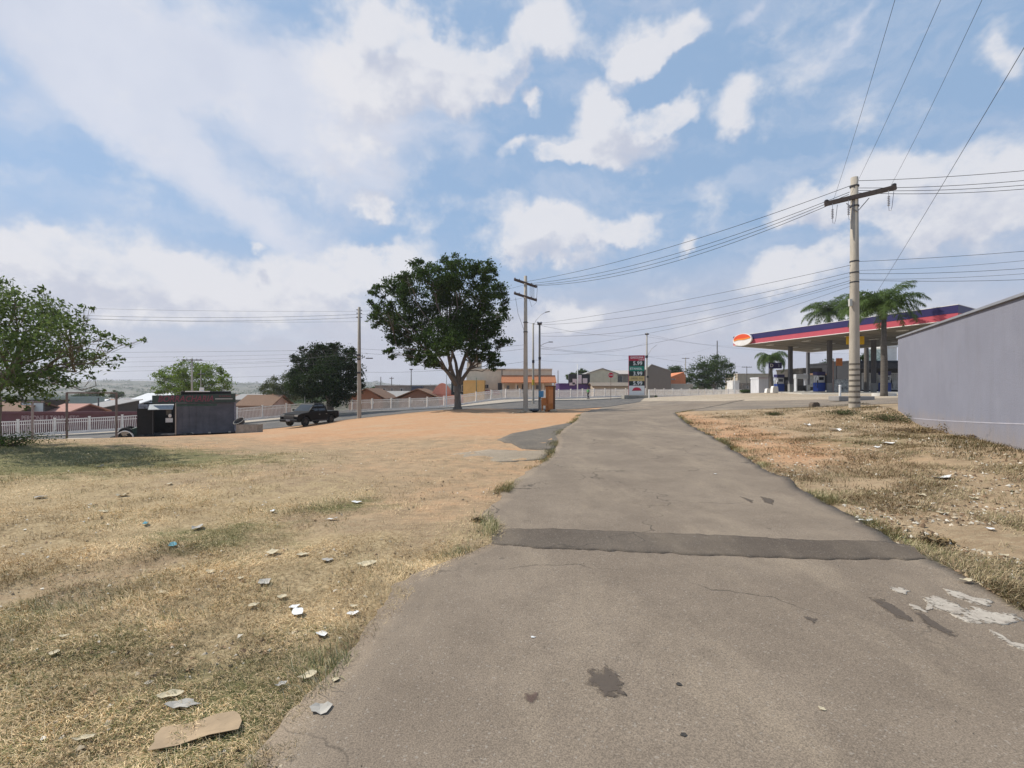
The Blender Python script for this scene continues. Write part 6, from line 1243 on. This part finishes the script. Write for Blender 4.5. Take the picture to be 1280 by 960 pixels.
LT = [('cardboard_sheet','large flat brown cardboard sheet lying in the grass at the bottom left',247,920,92,34,26,'card',.02,0),
 ('paper_scrap','torn pale plaster coloured paper just above the brown cardboard sheet',228,887,46,17,12,'grey',.12,0),
 ('dry_leaf','curled cream dry leaf with a dark underside above the cardboard sheet',213,875,38,13,20,'cream',.5,0),
 ('dry_leaf','white oval leaf, lower one of the overlapping pair in the grass',372,766,17,15,35,'white',.35,0),('dry_leaf','lilac white leaf, upper one of the overlapping pair in the grass',368,757,17,7,12,'white',.3,0),
 ('dry_leaf','bright white leaf beside the asphalt edge, right of the overlapping pair',441,767,19,8,14,'white',.4,0),('dry_leaf','white leaf pointing up between the pair and the asphalt',402,793,17,14,40,'white',.3,0),
 ('paper_scrap','small tan scrap just above the bright white leaf',443,757,12,4,5,'cream',.2,0),('wood_chip','cream wood chip close to the asphalt edge',386,850,24,13,30,'cream',.2,0),('wood_chip','dull flat wood chip left of the cream chip at the asphalt edge',352,863,14,7,40,'grey',.2,0),
 ('wood_chip','short cream stick lying on the edge of the asphalt',419,855,15,7,-30,'cream',.2,0),('plastic_bag','crumpled translucent grey plastic bag on the asphalt near the bottom left',400,892,30,20,25,'grey',.5,1),
 ('dry_leaf','cream leaf lying alone at the lower left of the grass',80,798,14,5,20,'cream',.4,0),('dry_leaf','pale cream leaf below the lone one at the lower left',68,820,14,7,25,'cream',.4,0),('paper_scrap','cream straw coloured scrap at the bottom left corner grass',105,929,28,8,15,'cream',.3,0),
 ('paper_scrap','pale scrap in the dry grass above the dark green tuft',201,743,14,6,25,'cream',.3,0),('paper_scrap','cream paper piece in the middle of the lot, largest of its row',340,691,18,6,4,'cream',.2,0),('paper_scrap','grey cream scrap right of the largest cream paper piece',410,701,14,7,10,'grey',.2,0),
 ('paper_scrap','tan scrap beside the ragged pale rag near the asphalt notch',378,694,14,4,8,'cream',.2,0),('paper_scrap','ragged pale rag in the grass left of the asphalt notch',458,709,24,8,5,'cream',.3,0),('paper_scrap','whitish crumpled scrap in the green patch',247,664,13,7,10,'grey',.5,0),
 ('plastic_bag','light blue plastic scrap left of the green patch',216,685,13,5,10,'blue',.6,0),('plastic_bag','small deep blue plastic scrap farther back in the dry grass',182,658,9,6,30,'blue',.7,0),('paper_scrap','pale scrap half hidden below the green patch',330,731,16,9,40,'grey',.4,0),
 ('paper_scrap','cream scrap beside the half hidden pale one',301,726,9,5,15,'cream',.3,0),('paper_scrap','cream crumb of paper under the green patch, upper right of the leaf pair',353,746,12,6,10,'cream',.3,0),('paper_scrap','long cream sliver above the crumb of paper',264,716,14,6,28,'cream',.3,0),
 ('paper_scrap','pale scrap left of the half hidden one',317,758,16,5,20,'cream',.3,0),('paper_scrap','small white scrap high on the lot near the wood stick',341,640,7,2.5,5,'white',.3,0),('paper_scrap','white paper strip on bare earth in the middle distance',445,630,15,3,4,'white',.3,0),('wood_chip','thin white stick on the bare earth below the paper strip',415,650,18,2,4,'white',.1,0),
 ('paper_scrap','pale flat piece in the shaded grass at the far left',50,623,15,4,4,'grey',.3,0),('paper_scrap','whitish stone like scrap at the right end of the tree shadow',153,619,12,5,10,'cream',.5,0),('paper_scrap','small pale scrap in sunny grass under the tree shadow',130,642,13,3,4,'cream',.3,0),('paper_scrap','pale scrap with a dark edge near the back of the grass',124,583,8,3,10,'white',.7,0),('paper_scrap','small cream scrap beyond the tree shadow',212,606,6,2,5,'cream',.3,0),
 ('dry_leaf','large white leaf at the right edge of the asphalt',1082,653,20,5,-18,'white',.3,0),('paper_scrap','pale paper in the dry weeds right of the large white leaf',1142,636,17,3.5,0,'cream',.3,0),('paper_scrap','white torn rag in the weeds on the right verge',1178,600,22,5,-6,'white',.5,0),('paper_scrap','small white scrap below the torn rag, right verge',1237,665,13,3.5,0,'white',.4,0),('paper_scrap','cream scrap at the middle of the right verge',1178,645,16,3,0,'cream',.3,0),('paper_scrap','pale scrap right of the torn rag',1217,622,12,3,0,'cream',.3,0),('paper_scrap','cream scrap in front of the torn rag',1152,620,10,3,0,'cream',.3,0),
 ('paper_scrap','white rag in the far weeds left of the lilac wall base',1044,540,13,3,0,'white',.6,0),('paper_scrap','pale scrap farther right in the far weeds',1110,555,13,3,0,'white',.5,0),('paper_scrap','white scrap below the pale one in the far weeds',1096,559,10,2,0,'white',.5,0),('paper_scrap','small white dot of paper near the asphalt edge on the right',1010,529,5,1.5,0,'white',.5,0),('paper_scrap','cream scrap on bare earth on the right verge, left of the weeds',1077,612,7,2,0,'cream',.4,0),
 ('paper_scrap','pale scrap at the foot of the right verge corner',1255,697,14,3,0,'cream',.4,0),('paper_scrap','thin white strip near the right edge of the verge',1207,732,20,4,0,'cream',.3,0),('paper_scrap','tiny white scrap on the asphalt beyond the dark band',893,594,5,1.6,0,'white',.4,1),('wood_chip','tiny pale twig on the asphalt at lower right',1028,892,8,7,-50,'cream',.2,1),('wood_chip','small white chip on the asphalt left of the dark stain',666,801,7,3,0,'white',.2,1),
 ('pebble','black pebble right of the dark round stain on the asphalt',849,861,8,6,0,'dark',.9,1),('pebble','black pebble low on the asphalt in front',854,925,9,5,0,'dark',.9,1)]
for k, (nm, lab, px, py, w_, h_, ang, c, curl, rd_) in enumerate(LT): scrap(nm, lab, px, py, w_, h_, ang, c, 100 + k, curl=curl * (.1 if nm == 'pebble' else .45), onroad=bool(rd_), rag=.12 if nm == 'cardboard_sheet' else .28, leaf=(nm == 'dry_leaf'), dz=.02 if nm == 'cardboard_sheet' else .025, cat='pebble' if nm == 'pebble' else None)

# whitewash splashes on the asphalt
WW = mat('whitewash', (.43, .385, .32), .9, .25, 14, dirt=(.34, .29, .24))
worn(WW, .46, .58, 20, .2)
def splash(pts, jit=.03): blobsheet('whitewash_mark', [P2(*p) for p in pts], WW, .0268, jit=jit, n=70)
splash([(1155,752),(1168,748),(1190,755),(1210,766),(1225,778),(1205,780),(1185,770),(1168,764)]); splash([(1190,770),(1215,762),(1240,768),(1272,772),(1276,780),(1250,786),(1222,783),(1200,778)])
splash([(1110,737),(1125,738),(1136,742),(1132,747),(1120,743)], .015); splash([(1180,740),(1200,744),(1216,751),(1240,754),(1246,761),(1225,762),(1205,755),(1188,748)], .02)
splash([(1235,790),(1250,796),(1262,806),(1290,812),(1300,822),(1270,814),(1248,806)], .02); splash([(1160,756),(1170,757),(1165,766),(1156,768)], .015); splash([(1135,757),(1150,762),(1160,769),(1142,766)], .01)

# ================================================================== GRASS, WEEDS AND DEBRIS (uncountable)
def blades(name, label, N_, xf, yf, keep, hgt, wid, colf, seed, flat=.75, kind='stuff', m=None, off=0.0):
    rs = np.random.RandomState(seed); x = xf(rs, N_); y = yf(rs, N_, x); k = keep(x, y, rs); x, y = x[k], y[k]; n = len(x); z = Hg(x, y) + off
    d = np.hypot(x, y); sc = (1 + np.clip(d - 4, 0, 30) * .055); dirf = fb(x + 3, y + 7, 3, .9) * 9; a = dirf + rs.normal(size=n) * 1.1
    hh = hgt(x, y, rs) * rs.uniform(.5, 1.4, n); lean = np.clip(rs.normal(flat, .22, n), .05, 1.25) * math.pi / 2; ww = wid * rs.uniform(.6, 1.4, n) * sc
    dx, dy = np.cos(a), np.sin(a); b = rs.normal(size=n) * .35
    p0 = np.stack([x, y, z], 1); h = np.stack([dx * np.sin(lean * .7), dy * np.sin(lean * .7), np.cos(lean * .7)], 1); t2 = np.stack([(dx - dy * b) * np.sin(lean), (dy + dx * b) * np.sin(lean), np.cos(lean) - .25], 1)
    p1 = p0 + h * (hh * .5)[:, None]; p2 = p1 + t2 * (hh * .5)[:, None]; p2[:, 2] = np.maximum(p2[:, 2], z + .004)
    s = np.stack([-dy, dx, rs.uniform(-.4, .4, n)], 1) * ww[:, None]
    V = np.empty((n, 5, 3)); V[:, 0] = p0 - s; V[:, 1] = p0 + s; V[:, 2] = p1 + s * .8; V[:, 3] = p1 - s * .8; V[:, 4] = p2
    i = np.arange(n)[:, None] * 5; Q = i + np.array([[0, 1, 2, 3]]); T = i + np.array([[3, 2, 4]])
    c = np.repeat(colf(x, y, rs)[:, None], 5, 1).reshape(-1, 3); o = npmesh(name, V.reshape(-1, 3), [Q, T], m, cols=c)
    o['kind'] = kind; 
    if label: o['label'] = label
    return o
GB = bpy.data.materials.new('grass_blade'); GB.use_nodes = True; t_ = GB.node_tree; bb = t_.nodes['Principled BSDF']; vcn = t_.nodes.new('ShaderNodeVertexColor'); vcn.layer_name = 'tint'; t_.links.new(vcn.outputs[0], bb.inputs['Base Color']); bb.inputs['Roughness'].default_value = .8; bb.inputs['Specular IOR Level'].default_value = .15
def mixarr(a, b, t): return np.array(a)[None] * (1 - t[:, None]) + np.array(b)[None] * t[:, None]
def strawcol(x, y, rs):
    n = len(x); t = rs.rand(n); base = mixarr((.40, .28, .145), (.83, .64, .38), t); o_, g_, s_ = zones(x, y); gg = np.clip(g_ + (fb(x * 1.7, y * 1.7, 4, 1.) - .5) * 1.1, 0, 1) * .62
    gcol = mixarr((.085, .095, .03), (.22, .21, .09), rs.rand(n)); k = (rs.rand(n) < gg)[:, None]; c = np.where(k, gcol, base)
    return c * np.clip(1 + .95 * (fb(x, y, 5, 2.1)[:, None] - .5) * 2, .45, 1.4)  # patchy noise tone, putting the shade of dark clumps into blade colour
def lx(rs, N_): return None
def polarL(rs, N_):
    return rs.uniform(0, 1, N_)
def gen_left(N_, seed):
    rs = np.random.RandomState(seed); Y = 1.5 * (17 / 1.5) ** rs.rand(N_); lft = np.maximum(-1.2 * Y - 2.6, -22); rt_ = road_left(Y) + .12; X = lft + (rt_ - lft) * rs.rand(N_); return X, Y
def gen_right(N_, seed):
    rs = np.random.RandomState(seed); Y = 3.0 * (26 / 3.0) ** rs.rand(N_); l_ = road_right(Y) - .08; r_ = np.minimum(1.12 * Y + .4, 10.0 + (Y - 9.3) * .56 - .1); r_ = np.maximum(r_, l_ + .05); X = l_ + (r_ - l_) * rs.rand(N_) ; return X, Y
def mk(nm, lab, gen, N_, seed, keep, hgt, wid, colf, flat): 
    X, Y = gen(N_, seed); blades(nm, lab, N_, lambda rs, n: X, lambda rs, n, x: Y, keep, hgt, wid, colf, seed + 1, flat, m=GB)
def keepL(x, y, rs):
    o_, g_, s_ = zones(x, y); cl = fb(x, y, 4, 2.2); pr_ = np.clip((s_ * 1.1 + g_ * .7) * sm(.30, .62, cl + .10 * s_), 0, 1) * (1 - .4 * sm(4.5, 9, y)) + .03
    return rs.rand(len(x)) < pr_
mk('dry_grass', 'matted dry straw coloured grass covering the lot on the left', gen_left, 430000, 5, keepL, lambda x, y, rs: .026 + .055 * fb(x, y, 3, 1.1) ** 2 * 2, .0012, strawcol, .86)
def keepT(x, y, rs):
    o_, g_, s_ = zones(x, y); cl = fb(x + 20, y + 3, 4, 1.5); return rs.rand(len(x)) < np.clip(sm(.52, .72, cl) * (.20 + g_ * 1.3) * np.clip(s_ + g_, 0, 1), 0, 1)
def greencol(x, y, rs):
    n = len(x); return np.where((rs.rand(n) < .58)[:, None], mixarr((.10, .11, .04), (.25, .25, .11), rs.rand(n)), mixarr((.36, .29, .15), (.62, .52, .32), rs.rand(n)))
mk('grass_tufts', 'rougher half green grass tufts standing out of the dry mat on the left', gen_left, 165000, 15, keepT, lambda x, y, rs: .045 + .075 * fb(x, y, 3, 1.6), .0015, greencol, .62)
def keepR(x, y, rs):
    o_, g_, s_ = zones(x, y); cl = fb(x + 50, y + 13, 5, 1.2); edge = np.exp(-((x - road_right(y)) / .45) ** 2)
    return rs.rand(len(x)) < np.clip(sm(.42, .66, cl) * (.75 + g_) * (1 - .5 * o_) + .25 * edge * sm(.4, .6, cl), 0, 1)
def rightcol(x, y, rs):
    n = len(x); u = rs.rand(n)[:, None]; return np.where(u < .28, mixarr((.09, .085, .035), (.20, .18, .08), rs.rand(n)), np.where(u < .6, mixarr((.16, .11, .06), (.28, .20, .12), rs.rand(n)), mixarr((.34, .26, .15), (.52, .42, .26), rs.rand(n))))
mk('dry_weeds', 'sparse brown dried weeds and twigs scattered over the right verge', gen_right, 210000, 25, keepR, lambda x, y, rs: .05 + .08 * fb(x, y, 3, 1.6), .0019, rightcol, .78)
def keepR2(x, y, rs): xw = 9.9 + (y - 9.3) * .566; return rs.rand(len(x)) < np.clip(sm(.54, .72, fb(x + 70, y * 1.6 + 3, 4, .9)) * sm(6, 10, y) + np.exp(-((x - xw + .5) / .7) ** 2) * sm(.42, .6, fb(x, y, 4, 1.4)), 0, 1)
def darkcol(x, y, rs): n = len(x); return np.where((rs.rand(n) < .6)[:, None], mixarr((.07, .07, .03), (.16, .15, .07), rs.rand(n)), mixarr((.13, .09, .05), (.26, .19, .11), rs.rand(n)))
mk('dark_weeds', 'dark brown green weed patches toward the lilac wall', gen_right, 90000, 29, keepR2, lambda x, y, rs: .07 + .08 * fb(x, y, 3, 1.2), .0022, darkcol, .6)
# edge growth along the drive
def gen_edge(N_, seed):
    rs = np.random.RandomState(seed); Y = 1.6 * (30 / 1.6) ** rs.rand(N_); s = rs.rand(N_) < .5; X = np.where(s, road_left(Y) - np.abs(rs.normal(size=N_)) * .13 + .04, road_right(Y) + np.abs(rs.normal(size=N_)) * .14 - .04); return X, Y
mk('verge_grass', 'ragged grass fringe growing over both edges of the drive', gen_edge, 60000, 35, lambda x, y, rs: rs.rand(len(x)) < sm(.42, .68, fb(x * 0 + np.where(x < road_left(y) + .5, 5, 60), y, 4, 1.3)), lambda x, y, rs: .06 + .07 * fb(x, y, 3, 2.), .0018, greencol, .55)
# crumbs, leaves and gravel
def chips(name, label, X, Y, smin, smax, cols_, seed, zf=0.):
    rs = np.random.RandomState(seed); n = len(X); z = Hs(X, Y) + zf; near = sm(31, 13, np.hypot(X, Y)); z = z + (near * ((fb(X, Y, 4, .8) - .5) * .10 + (fb(X + 9, Y, 3, 4) - .5) * .05) if zf < .015 else 0)
    s = smin + (smax - smin) * rs.rand(n) ** 3; d = rs.normal(size=(n, 4, 3)); T4 = np.array([[1, 0, 0], [-.5, .8, 0], [-.5, -.8, 0], [0, 0, .7]]); a = rs.uniform(0, 6.28, n); ca, sa = np.cos(a), np.sin(a)
    V = T4[None] + d * .25; V = np.stack([V[..., 0] * ca[:, None] - V[..., 1] * sa[:, None], V[..., 0] * sa[:, None] + V[..., 1] * ca[:, None], V[..., 2]], -1) * s[:, None, None]; V += np.stack([X, Y, z + s * .15], 1)[:, None]
    i = np.arange(n)[:, None] * 4; Tt = np.concatenate([i + np.array([[0, 1, 3]]), i + np.array([[1, 2, 3]]), i + np.array([[2, 0, 3]])]); c = np.array(cols_)[rs.randint(0, len(cols_), n)] * rs.uniform(.7, 1.25, (n, 1)); o = npmesh(name, V.reshape(-1, 3), Tt, GB, cols=np.repeat(c[:, None], 4, 1).reshape(-1, 3)); o['kind'] = 'stuff'; o['label'] = label
CC = [(.45,.38,.28),(.20,.13,.08),(.12,.09,.06),(.6,.55,.46),(.30,.2,.12),(.36,.27,.17)]
X, Y = gen_left(16000, 77); k = fb(X, Y, 4, 1.1) > .45; chips('ground_debris', 'crumbs of dry leaves and grit scattered over the left lot', X[k], Y[k], .004, .022, CC, 3)
X, Y = gen_right(22000, 78); k = fb(X, Y, 4, 1.0) > .40; chips('ground_debris', 'crumbs of leaves, stones and bark scattered over the right verge', X[k], Y[k], .005, .035, CC, 4)
rs = np.random.RandomState(9); Y = 1.7 * (30 / 1.7) ** rs.rand(1500); X = road_left(Y) + (road_right(Y) - road_left(Y)) * np.where(rs.rand(1500) < .6, rs.beta(.4, .4, 1500), rs.rand(1500)); chips('road_grit', 'fine grit and tiny stones lying on the worn asphalt', X, Y, .0012, .007, [(.4,.35,.28),(.08,.07,.06),(.25,.2,.15)], 5, .022)
# dry shrub clumps on the right
def clump(label, px, Y_, r_, h_, seed, n=420, col=None, name='dry_shrub'):
    rs = np.random.RandomState(seed); x = xz(px, Y_); o = thing(name, label, 'shrub', (x, Y_, H(x, Y_))); q = MB()
    for k in range(46):
        a = rs.uniform(0, 6.28); l_ = rs.uniform(.5, 1.1); e = Vector((math.cos(a) * r_ * l_, math.sin(a) * r_ * l_, h_ * rs.uniform(.3, 1.1))); q.tube([(e.x * .15, e.y * .15, -.03), (e.x * .6, e.y * .6, e.z * .75), e], [.008, .005, .002], 4)
    q.build('twigs', mat('dry_twig', (.17, .12, .08), .9, .3), o); c = rs.normal(size=(n, 3)) * np.array([r_ * .5, r_ * .5, h_ * .3]) + np.array([0, 0, h_ * .45]); c[:, 2] = np.abs(c[:, 2]); leaves('foliage', c, .5, .055, col or mat('dry_leaf_brown', (.20, .155, .085), .9, .3, 3, tint=True), o); return o
clump('grey brown dead shrub against the foot of the lilac wall', 1195, 13.6, .36, .34, 1)
clump('low green brown weed clump at the far end of the right verge', 1055, 20, .6, .20, 2, 700, M_leaf_olive, 'weed_clump'); clump('weed clump at the corner of the lilac wall', 1112, 17.8, .8, .26, 3, 900, M_leaf_olive, 'weed_clump')
clump('flat brown weed patch below the weed clump at the wall corner', 1150, 14.2, .8, .13, 4, 700, None, 'weed_clump'); clump('brown weed tuft beside the end of the dark asphalt band', 1168, 4.95, .12, .06, 5, 200, None, 'weed_clump')
clump('small weed tuft left of the banded pole near the asphalt', 968, 22, .4, .14, 6, 400, M_leaf_olive, 'weed_clump'); clump('dark flat weed patch near the dead shrub', 1230, 11.6, .4, .09, 7, 300, None, 'weed_clump')
clump('small dry weed at the notch in the left asphalt edge', 600, 5.8, .08, .05, 8, 110, None, 'weed_clump')
clump('bushy green undergrowth at the foot of the near left tree', 8, 13.6, .9, .35, 9, 1500, M_leaf_mid, 'weed_clump')

# ================================================================== FAR TOWN AND WOOD
fw_ = {'cream': pm_('far_wall_a', (.50, .44, .38)), 'white': pm_('far_wall_b', (.62, .60, .58)), 'brown': pm_('far_wall_c', (.34, .24, .18))}; fr_ = {'brown tiled': TILE_D, 'orange tiled': TILE, 'grey': GREYR, 'pale': PALER}
for px, Y, w_, wc, rc, lab in [(92,210,12,'cream','brown tiled','leftmost far house seen inside the goal frame'),(103,330,16,'white','grey','second far house from the left inside the goal frame'),(113,260,13,'brown','pale','far house in the middle of the goal frame'),(127,420,22,'cream','brown tiled','far house near the right post of the goal frame'),(138,300,14,'white','orange tiled','far house just left of the right goal post'),(152,480,24,'cream','grey','far house just right of the goal frame'),(166,350,16,'brown','brown tiled','far house above the white warehouse roof'),
  (302,260,12,'white','brown tiled','far house touching the right end of the workshop truck'),(314,380,18,'cream','grey','far house above the patched roof right of the truck'),(330,300,14,'brown','orange tiled','far house left of the twiggy olive tree'),(447,260,11,'cream','grey','far house just left of the pickup side pole foot'),(464,330,15,'white','brown tiled','far house behind the first brown gable right of the pole'),(500,300,13,'brown','pale','far house between the two brown gables'),(694,240,10,'white','grey','far house left of the purple building')]:
    x = xz(px, Y); z0 = H(x, Y) - .3; kk = 1 + Y / 500; h_ = 3.2 * (1 + Y / 600); d_ = 8; o = thing('far_house', '%s %s with %s roof' % (wc, lab, rc), 'house', (x, Y, z0), .2 * math.sin(px), 'far houses of the town')
    MB().box((0, d_ / 2, h_ / 2), (w_, d_, h_)).build('wall', fw_[wc], o); MB().prism([(-.5, h_ - .05), (d_ + .5, h_ - .05), (d_ / 2, h_ + 1.6)], -w_ / 2 - .4, w_ / 2 + .4, 'YZ').build('roof', fr_[rc], o)
rs = np.random.RandomState(77); C_ = []; S_ = []
for k in range(1300):
    px = rs.uniform(-250, 620) if k < 1000 else rs.uniform(620, 1500); Y = 190 * (13 ** rs.rand()); x = xz(px, Y); z0 = float(Hs(np.array([x]), np.array([Y]))[0]) + float(hillz(np.array([x]), np.array([Y]))[0]); r_ = rs.uniform(2, 4.2) * (1 + Y / 700); n = 34
    c = rs.normal(size=(n, 3)) * np.array([r_, r_ * .7, r_ * .30]); c[:, 2] = np.abs(c[:, 2]); C_.append(c + np.array([x, Y, z0 + .5])); S_.append(np.full((n, 1), 1.6 + Y / 420))
o = leaves('distant_trees', np.vstack(C_), 1.0, np.vstack(S_), M_leaf_mid, None, asp=.8, rs=rs); o['kind'] = 'stuff'; o['label'] = 'far off wood and scrub between the town roofs'
# ------------------------------------------------------------------ air
hz_m = bpy.data.materials.new('haze_air'); hz_m.use_nodes = True; t_ = hz_m.node_tree; t_.nodes.clear(); pv = t_.nodes.new('ShaderNodeVolumePrincipled'); pv.inputs['Color'].default_value = (.86, .88, .93, 1); pv.inputs['Density'].default_value = .0003; pv.inputs['Anisotropy'].default_value = .3
oo = t_.nodes.new('ShaderNodeOutputMaterial'); t_.links.new(pv.outputs[0], oo.inputs['Volume'])
hb = MB().box((0, 1900, 14), (7400, 5000, 76)).build('haze', hz_m, None); hb['kind'] = 'stuff'; hb['label'] = 'thin pale haze in the air'
